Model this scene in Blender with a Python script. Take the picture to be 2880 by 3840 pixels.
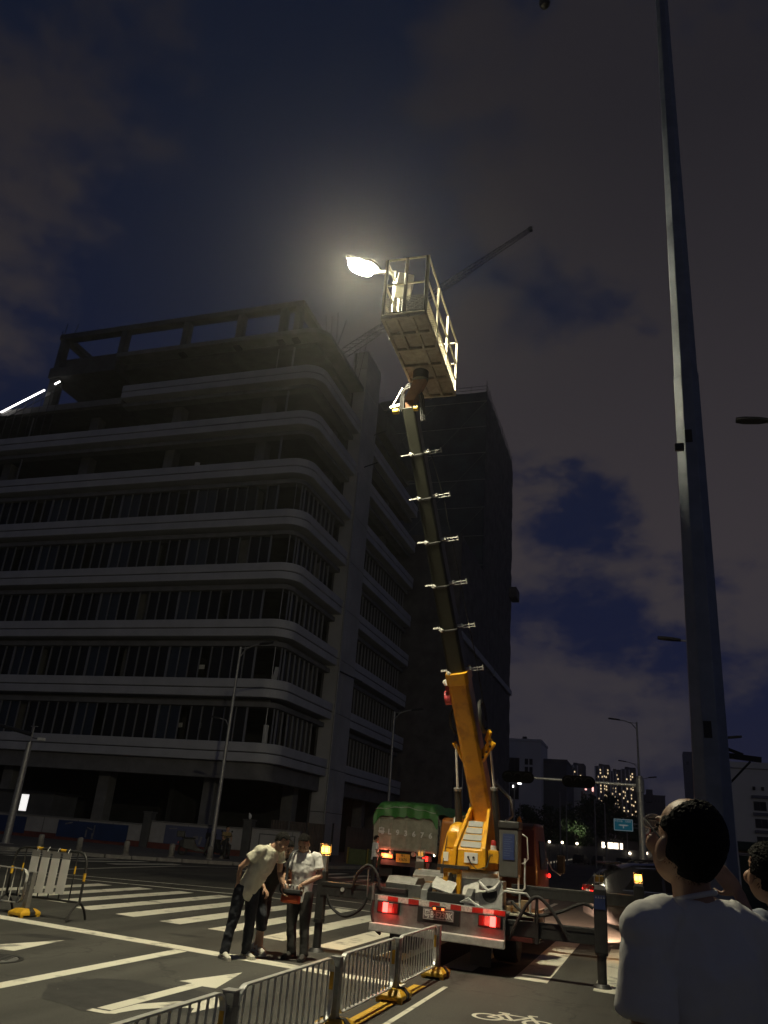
import bpy, bmesh, math, random
from mathutils import Vector, Matrix, Euler
random.seed(7)
S = bpy.context.scene
for o in list(bpy.data.objects): bpy.data.objects.remove(o)
COL = S.collection
R_ = math.radians
HAZE = 0.00049
V = Vector

# ---------------------------------------------------------------- camera
cam_d = bpy.data.cameras.new('camera'); cam = bpy.data.objects.new('camera', cam_d); COL.objects.link(cam)
cam_d.sensor_fit = 'VERTICAL'; cam_d.sensor_height = 36.0; cam_d.sensor_width = 27.0
cam_d.lens = 36.0 * 2920.0 / 3840.0
cam_d.clip_start = 0.05; cam_d.clip_end = 5000
c_right = V((0.95147898, 0.29859252, 0.07436565)); c_up = V((0.04987301, -0.38811702, 0.92025967)); c_fwd = V((-0.30364523, 0.8718989, 0.3841769))
M = Matrix((c_right, c_up, -c_fwd)).transposed().to_4x4()
M.translation = V((0, 0, 1.65)); cam.matrix_world = M
S.camera = cam

# ---------------------------------------------------------------- exposure and world
S.render.engine = 'CYCLES'
S.view_settings.view_transform = 'Standard'; S.view_settings.look = 'None'
S.view_settings.gamma = 1.0; S.view_settings.exposure = 0.0; S.view_settings.use_curve_mapping = False
W = bpy.data.worlds.new('World'); S.world = W; W.use_nodes = True
nt = W.node_tree; N = nt.nodes; L = nt.links
for n in list(N): N.remove(n)
def nd(t, **k):
    n = N.new(t)
    for a, b in k.items(): setattr(n, a, b)
    return n
out = nd('ShaderNodeOutputWorld'); bg = nd('ShaderNodeBackground'); L.new(bg.outputs[0], out.inputs[0])
sky = nd('ShaderNodeTexSky'); sky.sky_type = 'NISHITA'; sky.sun_disc = False
sky.sun_elevation = R_(-3.5); sky.sun_rotation = R_(135); sky.air_density = 1.0; sky.dust_density = 1.2; sky.ozone_density = 3.0
SKY_K = 0.10
tc = nd('ShaderNodeTexCoord')
def vmath(op, a, b=None, s=None):
    n = nd('ShaderNodeVectorMath', operation=op)
    for i, x in enumerate((a, b)):
        if x is None: continue
        if isinstance(x, (tuple, list, Vector)): n.inputs[i].default_value = x
        else: L.new(x, n.inputs[i])
    if s is not None: n.inputs['Scale'].default_value = s
    return n
def fmath(op, a, b=0.0, clamp=False):
    n = nd('ShaderNodeMath', operation=op); n.use_clamp = clamp
    for i, x in enumerate((a, b)):
        if isinstance(x, (int, float)): n.inputs[i].default_value = x
        else: L.new(x, n.inputs[i])
    return n.outputs[0]
D = vmath('NORMALIZE', tc.outputs['Generated']).outputs[0]
def wnoise(scale, detail, rough, stretch=(1, 1, 1.5), off=(0, 0, 0)):
    m = nd('ShaderNodeMapping'); L.new(D, m.inputs[0]); m.inputs['Scale'].default_value = stretch; m.inputs['Location'].default_value = off
    n = nd('ShaderNodeTexNoise'); L.new(m.outputs[0], n.inputs[0]); n.inputs['Scale'].default_value = scale
    n.inputs['Detail'].default_value = detail; n.inputs['Roughness'].default_value = rough
    return n
warp = wnoise(4.5, 6, 0.62)
wv = vmath('SCALE', vmath('SUBTRACT', warp.outputs['Color'], (0.5, 0.5, 0.5)).outputs[0], s=0.42).outputs[0]
DW = vmath('ADD', D, wv).outputs[0]
def pixdir(px, py): return ((c_right * ((px - 1440) / 2920.0)) - c_up * ((py - 1920) / 2920.0) + c_fwd).normalized()
cloud = fmath('MULTIPLY', fmath('SUBTRACT', wnoise(2.6, 8, 0.6, (1, 1, 1.8), (3.1, 0.4, 1.2)).outputs['Fac'], 0.46), 3.6)
# cloud banks and gaps of this evening's sky, as directions on the dome
BANKS = [((2330, 350), .34, .55), ((2700, 900), .34, .55), ((2470, 1520), .36, .95), ((2020, 1480), .16, .35), ((1900, 1500), .22, .25), ((2050, 2600), .30, .42), ((2700, 2560), .30, .35),
         ((60, 700), .22, .30), ((350, 350), .25, .12), ((2150, 1150), .17, -1.0), ((2300, 2140), .19, -.85), ((2780, 2080), .12, -.5), ((2870, 1230), .09, -.5), ((1150, 420), .38, -.25), ((2870, 120), .18, -.45), ((500, 1000), .3, -.2)]
for (p, rad, w) in BANKS:
    dist = vmath('DISTANCE', DW, tuple(pixdir(*p))).outputs['Value']
    mr = nd('ShaderNodeMapRange'); mr.interpolation_type = 'SMOOTHSTEP'; L.new(dist, mr.inputs[0])
    mr.inputs[1].default_value = 0.0; mr.inputs[2].default_value = rad; mr.inputs[3].default_value = w; mr.inputs[4].default_value = 0.0
    cloud = fmath('ADD', cloud, mr.outputs[0])
cl = nd('ShaderNodeMapRange'); cl.interpolation_type = 'SMOOTHSTEP'; L.new(cloud, cl.inputs[0])
cl.inputs[1].default_value = 0.08; cl.inputs[2].default_value = 0.66
sep = nd('ShaderNodeSeparateXYZ'); L.new(D, sep.inputs[0])
hz = nd('ShaderNodeMapRange'); L.new(sep.outputs[2], hz.inputs[0]); hz.inputs[1].default_value = 0.0; hz.inputs[2].default_value = 0.75
ramp = nd('ShaderNodeValToRGB'); L.new(hz.outputs[0], ramp.inputs[0])
e = ramp.color_ramp.elements; e[0].position = 0; e[0].color = (0.019, 0.019, 0.034, 1); e[1].position = 1; e[1].color = (0.0048, 0.0077, 0.0178, 1)
m1 = e.new(.25); m1.color = (0.0058, 0.0092, 0.0315, 1); m2 = e.new(.6); m2.color = (0.0050, 0.0080, 0.0240, 1)
nis = vmath('SCALE', sky.outputs[0], s=SKY_K).outputs[0]
base = vmath('ADD', ramp.outputs[0], nis).outputs[0]
cramp = nd('ShaderNodeValToRGB'); L.new(hz.outputs[0], cramp.inputs[0])
e = cramp.color_ramp.elements; e[0].position = 0; e[0].color = (0.042, 0.0385, 0.048, 1); e[1].position = 1; e[1].color = (0.0175, 0.0158, 0.0195, 1)
mid = e.new(.45); mid.color = (0.042, 0.0355, 0.0395, 1)
mix = nd('ShaderNodeMix'); mix.data_type = 'RGBA'; L.new(cl.outputs[0], mix.inputs['Factor']); L.new(base, mix.inputs['A']); L.new(cramp.outputs[0], mix.inputs['B'])
L.new(mix.outputs['Result'], bg.inputs[0]); bg.inputs[1].default_value = 1.0

# last twilight from behind the camera, very soft
sun_d = bpy.data.lights.new('twilight', 'SUN'); sun_d.energy = 0.040; sun_d.angle = R_(70); sun_d.color = (.95, .96, 1.0)
sun = bpy.data.objects.new('twilight', sun_d); COL.objects.link(sun); sun.rotation_euler = V((-.85, .85, -.36)).to_track_quat('-Z', 'Y').to_euler()

# ---------------------------------------------------------------- materials
MATS = {}
def mat(name, col, rough=.7, metal=0.0, var=.25, scale=6.0, bump=.0, bscale=40.0, col2=None, detail=5, emit=None, estr=0.0, spec=.5, coat=0.0, alpha=1.0, trans=0.0, cut=(.35, .75), coords='Object'):
    if name in MATS: return MATS[name]
    m = bpy.data.materials.new(name); m.use_nodes = True; t = m.node_tree; b = t.nodes['Principled BSDF']
    b.inputs['Roughness'].default_value = rough; b.inputs['Metallic'].default_value = metal
    b.inputs['Specular IOR Level'].default_value = spec; b.inputs['Coat Weight'].default_value = coat
    b.inputs['Alpha'].default_value = alpha; b.inputs['Transmission Weight'].default_value = trans
    c = t.nodes.new('ShaderNodeTexCoord')
    n = t.nodes.new('ShaderNodeTexNoise'); n.inputs['Scale'].default_value = scale; n.inputs['Detail'].default_value = detail; n.inputs['Roughness'].default_value = .62
    t.links.new(c.outputs[coords], n.inputs[0])
    r = t.nodes.new('ShaderNodeValToRGB'); t.links.new(n.outputs['Fac'], r.inputs[0])
    c2 = col2 if col2 else tuple(max(0, x * (1 - var)) for x in col)
    r.color_ramp.elements[0].position = cut[0]; r.color_ramp.elements[1].position = cut[1]
    r.color_ramp.elements[0].color = (*c2, 1); r.color_ramp.elements[1].color = (*col, 1)
    t.links.new(r.outputs[0], b.inputs['Base Color'])
    rr = t.nodes.new('ShaderNodeMapRange'); t.links.new(n.outputs['Fac'], rr.inputs[0])
    rr.inputs[3].default_value = min(1, rough + .12); rr.inputs[4].default_value = max(.03, rough - .10); t.links.new(rr.outputs[0], b.inputs['Roughness'])
    if bump:
        n2 = t.nodes.new('ShaderNodeTexNoise'); n2.inputs['Scale'].default_value = bscale; n2.inputs['Detail'].default_value = 4
        t.links.new(c.outputs[coords], n2.inputs[0])
        bp = t.nodes.new('ShaderNodeBump'); bp.inputs['Strength'].default_value = bump; bp.inputs['Distance'].default_value = .02
        t.links.new(n2.outputs['Fac'], bp.inputs['Height']); t.links.new(bp.outputs[0], b.inputs['Normal'])
    if emit:
        b.inputs['Emission Color'].default_value = (*emit, 1); b.inputs['Emission Strength'].default_value = estr
    MATS[name] = m; return m

# ---------------------------------------------------------------- mesh builder
class MB:
    def __init__(s): s.v = []; s.f = []
    def add(s, vs, fs):
        k = len(s.v); s.v += [V(p) for p in vs]; s.f += [tuple(i + k for i in f) for f in fs]; return s
    def box(s, c, d, rot=None):
        x, y, z = [k / 2 for k in d]
        vs = [V((a * x, b * y, e * z)) for a in (-1, 1) for b in (-1, 1) for e in (-1, 1)]
        if rot is not None:
            m = rot if isinstance(rot, Matrix) else Euler(rot).to_matrix()
            vs = [m @ p for p in vs]
        vs = [p + V(c) for p in vs]
        return s.add(vs, [(0, 1, 3, 2), (4, 6, 7, 5), (0, 4, 5, 1), (2, 3, 7, 6), (0, 2, 6, 4), (1, 5, 7, 3)])
    def span(s, a, b): return s.box([(i + j) / 2 for i, j in zip(a, b)], [abs(j - i) for i, j in zip(a, b)])
    def bar(s, a, b, w, h, upv=(0, 0, 1)):           # square bar from a to b
        a = V(a); b = V(b); d = (b - a); l = d.length; d.normalize(); u = V(upv)
        x = d.cross(u)
        if x.length < 1e-4: x = d.cross(V((0, 1, 0)))
        x.normalize(); u = x.cross(d)
        return s.box((a + b) / 2, (l, w, h), Matrix((d, x, u)).transposed())
    def rings(s, rs, closed=False, caps=True):
        n = len(rs[0]); k = len(s.v)
        for r in rs: s.v += [V(p) for p in r]
        m = len(rs)
        for i in range(m if closed else m - 1):
            a = k + i * n; b = k + ((i + 1) % m) * n
            for j in range(n): s.f.append((a + j, a + (j + 1) % n, b + (j + 1) % n, b + j))
        if caps and not closed:
            s.f.append(tuple(k + j for j in range(n - 1, -1, -1))); s.f.append(tuple(k + (m - 1) * n + j for j in range(n)))
        return s
    def tube(s, pts, r, n=10, closed=False, flat=1.0, upv=None):
        pts = [V(p) for p in pts]; m = len(pts); rs = []
        rad = r if isinstance(r, (list, tuple)) else [r] * m
        prev = None
        for i, p in enumerate(pts):
            if closed: t = pts[(i + 1) % m] - pts[i - 1]
            else: t = pts[min(i + 1, m - 1)] - pts[max(i - 1, 0)]
            t.normalize()
            if prev is None:
                a = V(upv) if upv else (V((0, 0, 1)) if abs(t.z) < .9 else V((0, 1, 0)))
                x = a.cross(t).normalized()
            else: x = (prev - t * prev.dot(t)).normalized()
            prev = x; y = t.cross(x)
            rs.append([p + x * (rad[i] * math.cos(2 * math.pi * j / n)) + y * (rad[i] * flat * math.sin(2 * math.pi * j / n)) for j in range(n)])
        return s.rings(rs, closed)
    def cyl(s, a, b, r, n=16, r2=None): return s.tube([a, b], [r, r if r2 is None else r2], n)
    def ell(s, c, rad, n=14, m=8, rot=None):
        c = V(c); rs = []
        for i in range(m + 1):
            th = math.pi * (i / m); th = min(max(th, .06), math.pi - .06)
            ring = []
            for j in range(n):
                a = 2 * math.pi * j / n
                p = V((rad[0] * math.sin(th) * math.cos(a), rad[1] * math.sin(th) * math.sin(a), rad[2] * math.cos(th)))
                if rot is not None: p = rot @ p
                ring.append(c + p)
            rs.append(ring)
        rs.reverse()
        return s.rings(rs)
    def prism(s, poly, a, b, axis='z'):              # polygon extruded along an axis
        def mk(p, t): return {'z': (p[0], p[1], t), 'y': (p[0], t, p[1]), 'x': (t, p[0], p[1])}[axis]
        n = len(poly); k = len(s.v)
        s.v += [V(mk(p, a)) for p in poly] + [V(mk(p, b)) for p in poly]
        s.f.append(tuple(k + i for i in range(n - 1, -1, -1))); s.f.append(tuple(k + n + i for i in range(n)))
        for i in range(n): s.f.append((k + i, k + (i + 1) % n, k + n + (i + 1) % n, k + n + i))
        return s
    def lathe(s, prof, c=(0, 0, 0), n=20, axis='z'):
        rs = []
        for (r, z) in prof:
            ring = []
            for j in range(n):
                a = 2 * math.pi * j / n; x, y = r * math.cos(a), r * math.sin(a)
                p = {'z': (x, y, z), 'x': (z, x, y), 'y': (y, z, x)}[axis]
                ring.append(V(p) + V(c))
            rs.append(ring)
        return s.rings(rs)
    def mesh(s, name, fix=True):
        me = bpy.data.meshes.new(name); me.from_pydata([tuple(p) for p in s.v], [], s.f)
        if fix:
            bm = bmesh.new(); bm.from_mesh(me); bmesh.ops.recalc_face_normals(bm, faces=bm.faces); bm.to_mesh(me); bm.free()
        me.update(); return me

def put(name, me, parent=None, loc=None):
    o = bpy.data.objects.new(name, me); COL.objects.link(o)
    if parent: o.parent = parent
    if loc is not None: o.location = loc
    return o
def build(name, mb, m, parent=None, bevel=0.0, smooth=False, loc=None, sub=0, remesh=0.0, seg=2, fix=True):
    me = mb.mesh(name, fix) if isinstance(mb, MB) else mb
    if m is not None and len(me.materials) == 0: me.materials.append(MATS[m] if isinstance(m, str) else m)
    o = put(name, me, parent, loc)
    if remesh:
        d = o.modifiers.new('r', 'REMESH'); d.mode = 'VOXEL'; d.voxel_size = remesh; d.use_smooth_shade = True
        d = o.modifiers.new('s', 'SMOOTH'); d.factor = .5; d.iterations = 4
    if bevel:
        d = o.modifiers.new('b', 'BEVEL'); d.width = bevel; d.segments = seg; d.limit_method = 'ANGLE'; d.angle_limit = R_(40)
    if sub:
        d = o.modifiers.new('u', 'SUBSURF'); d.levels = sub; d.render_levels = sub
    if smooth:
        for p in me.polygons: p.use_smooth = True
        if not sub and not remesh:
            try: me.set_sharp_from_angle(angle=R_(42))
            except Exception: pass
    return o
def tag(o, label=None, cat=None, group=None, kind=None):
    if label: o['label'] = label
    if cat: o['category'] = cat
    if group: o['group'] = group
    if kind: o['kind'] = kind
    return o
def thing(name, label, cat, loc=(0, 0, 0), rz=0.0, group=None, rot=None):
    o = bpy.data.objects.new(name, None); COL.objects.link(o); o.location = loc; o.rotation_euler = rot if rot else (0, 0, rz)
    o.empty_display_size = .1
    return tag(o, label, cat, group)
def dup(root, loc, rz=None, label=None, group=None, scale=None):
    r = root.copy(); COL.objects.link(r); r.location = loc
    if rz is not None: r.rotation_euler = (0, 0, rz)
    if label: r['label'] = label
    if group: r['group'] = group
    if scale: r.scale = scale
    for ch in list(root.children):
        c = ch.copy(); COL.objects.link(c); c.parent = r
        for g_ in list(ch.children):
            d = g_.copy(); COL.objects.link(d); d.parent = c
    return r
def text_mesh(txt, size, extr=.002, bold=0.0):
    cu = bpy.data.curves.new('t', 'FONT'); cu.body = txt; cu.size = size; cu.align_x = 'CENTER'; cu.align_y = 'CENTER'; cu.extrude = extr; cu.offset = bold; cu.resolution_u = 3
    o = bpy.data.objects.new('t', cu); COL.objects.link(o); dg = bpy.context.evaluated_depsgraph_get(); dg.update()
    me = bpy.data.meshes.new_from_object(o.evaluated_get(dg)); bpy.data.objects.remove(o); return me
def text(name, txt, size, m, parent, loc, rot, extr=.002, bold=0.0, sx=1.0):
    me = text_mesh(txt, size, extr, bold); me.materials.clear(); me.materials.append(MATS[m])
    o = put(name, me, parent, loc); o.rotation_euler = rot; o.scale = (sx, 1, 1); return o
def lerp(a, b, t): return V(a) * (1 - t) + V(b) * t
def arc(c, r, a0, a1, n, plane='xz'):
    P = []
    for i in range(n + 1):
        a = a0 + (a1 - a0) * i / n; u, w = r * math.cos(a), r * math.sin(a)
        P.append(V(c) + (V((u, 0, w)) if plane == 'xz' else V((u, w, 0)) if plane == 'xy' else V((0, u, w))))
    return P

# palette
def asphalt():
    m = bpy.data.materials.new('asphalt'); m.use_nodes = True; t = m.node_tree; b = t.nodes['Principled BSDF']; c = t.nodes.new('ShaderNodeTexCoord')
    def nz(sc, det, ro=.6, stretch=None):
        n = t.nodes.new('ShaderNodeTexNoise'); n.inputs['Scale'].default_value = sc; n.inputs['Detail'].default_value = det; n.inputs['Roughness'].default_value = ro
        if stretch:
            mp = t.nodes.new('ShaderNodeMapping'); mp.inputs['Scale'].default_value = stretch; t.links.new(c.outputs['Object'], mp.inputs[0]); t.links.new(mp.outputs[0], n.inputs[0])
        else: t.links.new(c.outputs['Object'], n.inputs[0])
        return n
    def rp(src, a, b_, ca, cb):
        r = t.nodes.new('ShaderNodeValToRGB'); e = r.color_ramp.elements; e[0].position = a; e[1].position = b_; e[0].color = (*ca, 1); e[1].color = (*cb, 1); t.links.new(src, r.inputs[0]); return r.outputs[0]
    def mul(a, b_, f=1.0):
        x = t.nodes.new('ShaderNodeMix'); x.data_type = 'RGBA'; x.blend_type = 'MULTIPLY'; x.inputs['Factor'].default_value = f; t.links.new(a, x.inputs['A']); t.links.new(b_, x.inputs['B']); return x.outputs['Result']
    col = rp(nz(.35, 10).outputs['Fac'], .3, .7, (.050, .049, .045), (.078, .075, .067))
    col = mul(col, rp(nz(60, 3, .8).outputs['Fac'], .35, .65, (.55, .55, .55), (1.25, 1.25, 1.22)))                       # aggregate
    col = mul(col, rp(nz(.9, 6, .6, (1.6, .16, 1)).outputs['Fac'], .40, .58, (.62, .62, .62), (1, 1, 1)))                 # wheel tracks along the lane
    col = mul(col, rp(nz(2.4, 8).outputs['Fac'], .30, .40, (.5, .49, .48), (1, 1, 1)))                                    # oil spots
    vo = t.nodes.new('ShaderNodeTexVoronoi'); vo.feature = 'DISTANCE_TO_EDGE'; vo.inputs['Scale'].default_value = .42
    wn = nz(3.0, 5); ad = t.nodes.new('ShaderNodeVectorMath'); ad.operation = 'MULTIPLY_ADD'; ad.inputs[1].default_value = (.5, .5, .5); t.links.new(wn.outputs['Color'], ad.inputs[0]); t.links.new(c.outputs['Object'], ad.inputs[2]); t.links.new(ad.outputs[0], vo.inputs[0])
    col = mul(col, rp(vo.outputs['Distance'], .0, .012, (.35, .35, .35), (1, 1, 1)), .8)                                  # hairline cracks
    t.links.new(col, b.inputs['Base Color']); b.inputs['Roughness'].default_value = .78
    bp = t.nodes.new('ShaderNodeBump'); bp.inputs['Strength'].default_value = .5; bp.inputs['Distance'].default_value = .01; t.links.new(nz(130, 3).outputs['Fac'], bp.inputs['Height']); t.links.new(bp.outputs[0], b.inputs['Normal'])
    MATS['asphalt'] = m
asphalt()
mat('paint_white', (.62, .60, .51), .6, var=.5, scale=2.6, bump=.15, bscale=120, col2=(.22, .215, .19), cut=(.33, .45), detail=15)
mat('paint_yellow', (.55, .33, .03), .6, scale=6, col2=(.24, .15, .03), cut=(.28, .45), detail=9)
mat('pavement', (.16, .15, .14), .85, scale=3, var=.4, bump=.2, bscale=60)
mat('kerb', (.26, .25, .23), .8, scale=5, var=.4, bump=.2, bscale=60)
mat('concrete', (.20, .195, .19), .8, scale=1.2, var=.35, bump=.1, bscale=20, detail=9)
mat('concrete_dark', (.10, .10, .10), .85, scale=1.0, var=.45, bump=.12, bscale=15, detail=8)
mat('facade_panel', (.50, .50, .51), .6, scale=.6, var=.22, detail=9)
mat('pier_stone', (.46, .45, .44), .75, scale=.35, var=.3, detail=10, bump=.05, bscale=8)
mat('mullion', (.30, .30, .31), .45, metal=.3, scale=3, var=.2)
mat('glass_dark', (.012, .013, .015), .14, spec=.22, var=.2, scale=1.5)
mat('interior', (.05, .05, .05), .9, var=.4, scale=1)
mat('film_blue', (.022, .034, .055), .5, var=.3, scale=2)
mat('steel', (.66, .66, .63), .38, metal=.35, scale=14, var=.3, bump=.05, bscale=60)
mat('steel_dull', (.30, .30, .29), .5, metal=.7, scale=8, var=.4, bump=.08, bscale=40)
mat('steel_dark', (.055, .055, .055), .5, metal=.5, scale=8, var=.4)
mat('pole_paint', (.24, .27, .33), .5, metal=.35, scale=5, var=.25)
mat('galv', (.34, .34, .335), .5, metal=.55, scale=9, var=.25)
mat('black', (.018, .018, .018), .55, var=.3, scale=8)
mat('rubber', (.02, .02, .02), .75, var=.35, scale=10, bump=.1, bscale=60)
mat('crane_yellow', (.62, .31, .012), .36, scale=4, col2=(.36, .16, .012), cut=(.30, .52), coat=.2, detail=11)
mat('crane_orange', (.16, .055, .008), .35, scale=5, var=.3, coat=.25)  # darkened so that the shadow on the cab sits in the colour
mat('barrier_yellow', (.66, .38, .02), .5, scale=7, var=.4)
mat('white_plastic', (.62, .62, .60), .5, scale=6, var=.15)
mat('grey_plastic', (.30, .30, .29), .5, scale=6, var=.2)
mat('red', (.40, .02, .015), .45, scale=6, var=.35)
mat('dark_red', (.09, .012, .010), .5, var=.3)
mat('red_reflect', (.50, .03, .02), .35, scale=12, var=.3)
mat('white_reflect', (.62, .60, .56), .4, scale=40, var=.55, cut=(.3, .55))
mat('truck_grey', (.40, .39, .30), .75, scale=2.5, var=.5, detail=10, bump=.1, bscale=20)
mat('tarp', (.055, .22, .045), .5, scale=4, var=.35, bump=.25, bscale=14)
mat('chassis', (.035, .032, .03), .7, scale=6, var=.4)
mat('boom_grey', (.034, .035, .024), .42, scale=5, var=.3, metal=.2)
mat('basket_paint', (.50, .46, .36), .55, scale=7, var=.45, detail=9)
mat('plate_blue', (.10, .13, .22), .5, scale=8, var=.2)
mat('plate_yellow', (.65, .42, .05), .5, scale=8, var=.2)
mat('white_letter', (.75, .75, .72), .6, var=.25, scale=20)
mat('black_letter', (.02, .02, .02), .6)
mat('label_blue', (.02, .035, .12), .45, var=.2)
mat('glow_red', (.6, .02, .01), .4, emit=(1.0, .02, .015), estr=3.0)
mat('glow_red_core', (.6, .05, .03), .4, emit=(1.0, .055, .045), estr=8.0)
mat('lens_red', (.16, .012, .012), .15, spec=.7)
mat('lens_clear', (.22, .20, .19), .15, spec=.7)
mat('glow_amber', (.8, .4, .05), .4, emit=(1.0, .40, .05), estr=12.0)
mat('amber_off', (.35, .20, .03), .2, spec=.7)
mat('glow_orange', (.6, .1, .02), .4, emit=(1.0, .14, .03), estr=5.0)
mat('glow_white', (.8, .8, .8), .4, emit=(1.0, .96, .93), estr=5.0)
mat('glow_warm', (.8, .8, .7), .4, emit=(1.0, .82, .58), estr=9.0)
mat('glow_window', (.8, .7, .5), .4, emit=(1.0, .74, .42), estr=1.1)
mat('glow_blue', (.2, .1, .8), .4, emit=(.25, .10, 1.0), estr=9.0)
mat('led', (.9, .9, .85), .4, emit=(1.0, .915, .63), estr=2900.0)
mat('skin', (.42, .25, .165), .5, scale=14, var=.15)
mat('hair', (.008, .007, .006), .8, spec=.2, scale=30, var=.4)
mat('wood', (.28, .18, .09), .7, scale=9, var=.4)
mat('leaf', (.045, .085, .018), .6, scale=.5, var=.6, col2=(.015, .035, .010))
mat('bark', (.07, .055, .04), .9, scale=6, var=.4)
mat('net', (.10, .12, .135), .85, scale=.5, var=.45, bump=.6, bscale=2.0, detail=10)
mat('net_brown', (.17, .155, .15), .85, scale=.7, var=.5, bump=.6, bscale=2.0, detail=10)
# ================================================================= ground
def sheet(name, poly, z, m, parent=None, kind=None, th=0.0):
    mb = MB()
    if th: mb.prism(poly, z - th, z)
    else: mb.add([(x, y, z) for x, y in poly], [tuple(range(len(poly)))])
    o = build(name, mb, m, parent)
    if kind: o['kind'] = kind
    return o
ground = sheet('ground', [(-690, -690), (690, -690), (690, 690), (-690, 690)], -.03, 'pavement', kind='structure')
mb = MB(); road_poly = [(-400, -40), (60, -40), (60, 40), (20, 60), (20, 160), (-14.3, 160), (-14.3, 44), (-15.4, 38.5), (-17.0, 35.2), (-19.2, 32.4), (-21.5, 30.2), (-25, 28.6), (-400, 28.6)]
road = sheet('road', road_poly, 0.0, 'asphalt', kind='structure')
kerb_line = road_poly[5:]
pave_poly = [(-14.3, 160), (-14.3, 44), (-15.4, 38.5), (-17.0, 35.2), (-19.2, 32.4), (-21.5, 30.2), (-25, 28.6), (-120, 28.6), (-120, 160)]
pavement = sheet('pavement', [(x - .15, y + (.1 if y < 100 else 0)) for x, y in pave_poly], .12, 'pavement', kind='structure')
# kerb stones, each a piece of its own
kp = []
pts = [V((x, y, 0)) for x, y in [(-14.3, 90), (-14.3, 44), (-15.4, 38.5), (-17.0, 35.2), (-19.2, 32.4), (-21.5, 30.2), (-25, 28.6), (-60, 28.6)]]
stone = MB().box((0, 0, .07), (.96, .16, .14)).mesh('kerb_stone'); stone.materials.append(MATS['kerb'])
for a, b in zip(pts[:-1], pts[1:]):
    n = max(1, int((b - a).length / 1.0)); d = (b - a) / n; ang = math.atan2(d.y, d.x)
    for i in range(n):
        c = a + d * (i + .5); o = put('kerb_stone', stone, pavement, (c.x, c.y, random.uniform(-.004, .004))); o.rotation_euler = (0, 0, ang); o.scale = (d.length / 1.0, 1, 1)
# painted markings (4 mm sheets)
def mark(name, poly, m='paint_white', z=.004): return sheet(name, poly, z, m, road)
for i in range(13):
    x0 = -13.55 + i * 1.062 + .0
    y0 = 13.85 - (x0 + 10.15) * .185; y1 = 19.55 - max(0, x0 + 6) * .38
    if x0 < -10.5: y0 = 14.2 + (-10.5 - x0) * .25; y1 = 19.6 - (-10.5 - x0) * .2
    w = .46
    mark('crosswalk_stripe', [(x0, y0), (x0 + w * .5, y0 - .04 + random.uniform(-.015, .015)), (x0 + w, y0 - .08), (x0 + w + random.uniform(-.01, .01), (y0 + y1) / 2), (x0 + w, y1 - .05), (x0, y1), (x0 + random.uniform(-.01, .01), (y0 + y1) / 2)])
mark('stop_line', [(-12.0, 11.78), (-2.95, 10.42), (-2.95, 10.72), (-12.0, 12.12)])
mark('lane_line', [(-6.37, -6), (-6.20, -6), (-6.12, 10.86), (-6.33, 10.90)])
mark('lane_line', [(-9.95, -6), (-9.80, -6), (-9.80, 11.4), (-9.95, 11.43)])
mark('crosswalk_edge_line', [(-16.0, 19.3), (-9.4, 20.35), (-1.0, 18.15), (-1.0, 18.27), (-9.4, 20.5), (-16.0, 19.45)])
mark('guide_line', [(-17.0, 20.2), (-10.0, 22.0), (-2.0, 21.0), (-2.0, 21.1), (-10.0, 22.12), (-17.0, 20.33)])
mark('guide_line', [(-17.3, 22.4), (-17.75, 29.5), (-16.2, 34), (-13.6, 39), (-13.5, 39), (-16.05, 34), (-17.6, 29.5), (-17.15, 22.4)])
mark('guide_line', [(-10.9, 26), (-10.9, 34.0), (-10.78, 34.0), (-10.78, 26)])
for i in range(9): mark('crosswalk_stripe', [(-29 + i * 1.25, 24.0 + i * .35), (-28.55 + i * 1.25, 24.0 + i * .35), (-28.15 + i * 1.25, 27.4 + i * .42), (-28.6 + i * 1.25, 27.4 + i * .42)])
for i in range(6): mark('crosswalk_stripe', [(-15.6 + i * 1.1, 30.5 + i * .5), (-15.15 + i * 1.1, 30.5 + i * .5), (-15.15 + i * 1.1, 36.5), (-15.6 + i * 1.1, 36.5)])
for k in range(7): mark('lane_line', [(-3.2, 26 + k * 9), (-3.06, 26 + k * 9), (-3.06, 30 + k * 9), (-3.2, 30 + k * 9)])
# straight-and-right arrow and its neighbour
mark('turn_arrow', [(-4.94, 7.20), (-4.76, 7.20), (-4.74, 7.62), (-4.52, 7.98), (-4.36, 8.12), (-4.40, 8.42), (-4.02, 8.38), (-4.16, 7.62), (-4.24, 7.82), (-4.42, 7.70), (-4.60, 7.44), (-4.66, 7.2), (-4.66, 7.15), (-4.74, 7.1), (-4.94, 7.1)], z=.0052)
mark('turn_arrow', [(-4.93, 7.25), (-4.77, 7.25), (-4.73, 8.83), (-4.56, 8.83), (-4.80, 9.93), (-5.07, 8.92), (-4.90, 8.91)])
mark('turn_arrow', [(-8.06, 6.9), (-7.90, 6.9), (-7.78, 9.18), (-7.60, 9.20), (-7.80, 10.42), (-8.12, 9.28), (-7.93, 9.24)])
mark('yellow_line', [(-2.86, -3), (-2.70, -3), (-2.70, 10.75), (-2.86, 10.75)], 'paint_yellow')
mark('yellow_line', [(-12.2, 11.85), (-10.0, 11.52), (-10.0, 11.62), (-12.2, 11.95)], 'paint_yellow', .006)
mark('edge_line', [(-2.52, -3), (-2.46, -3), (-2.46, 10.9), (-2.52, 10.9)])
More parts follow.
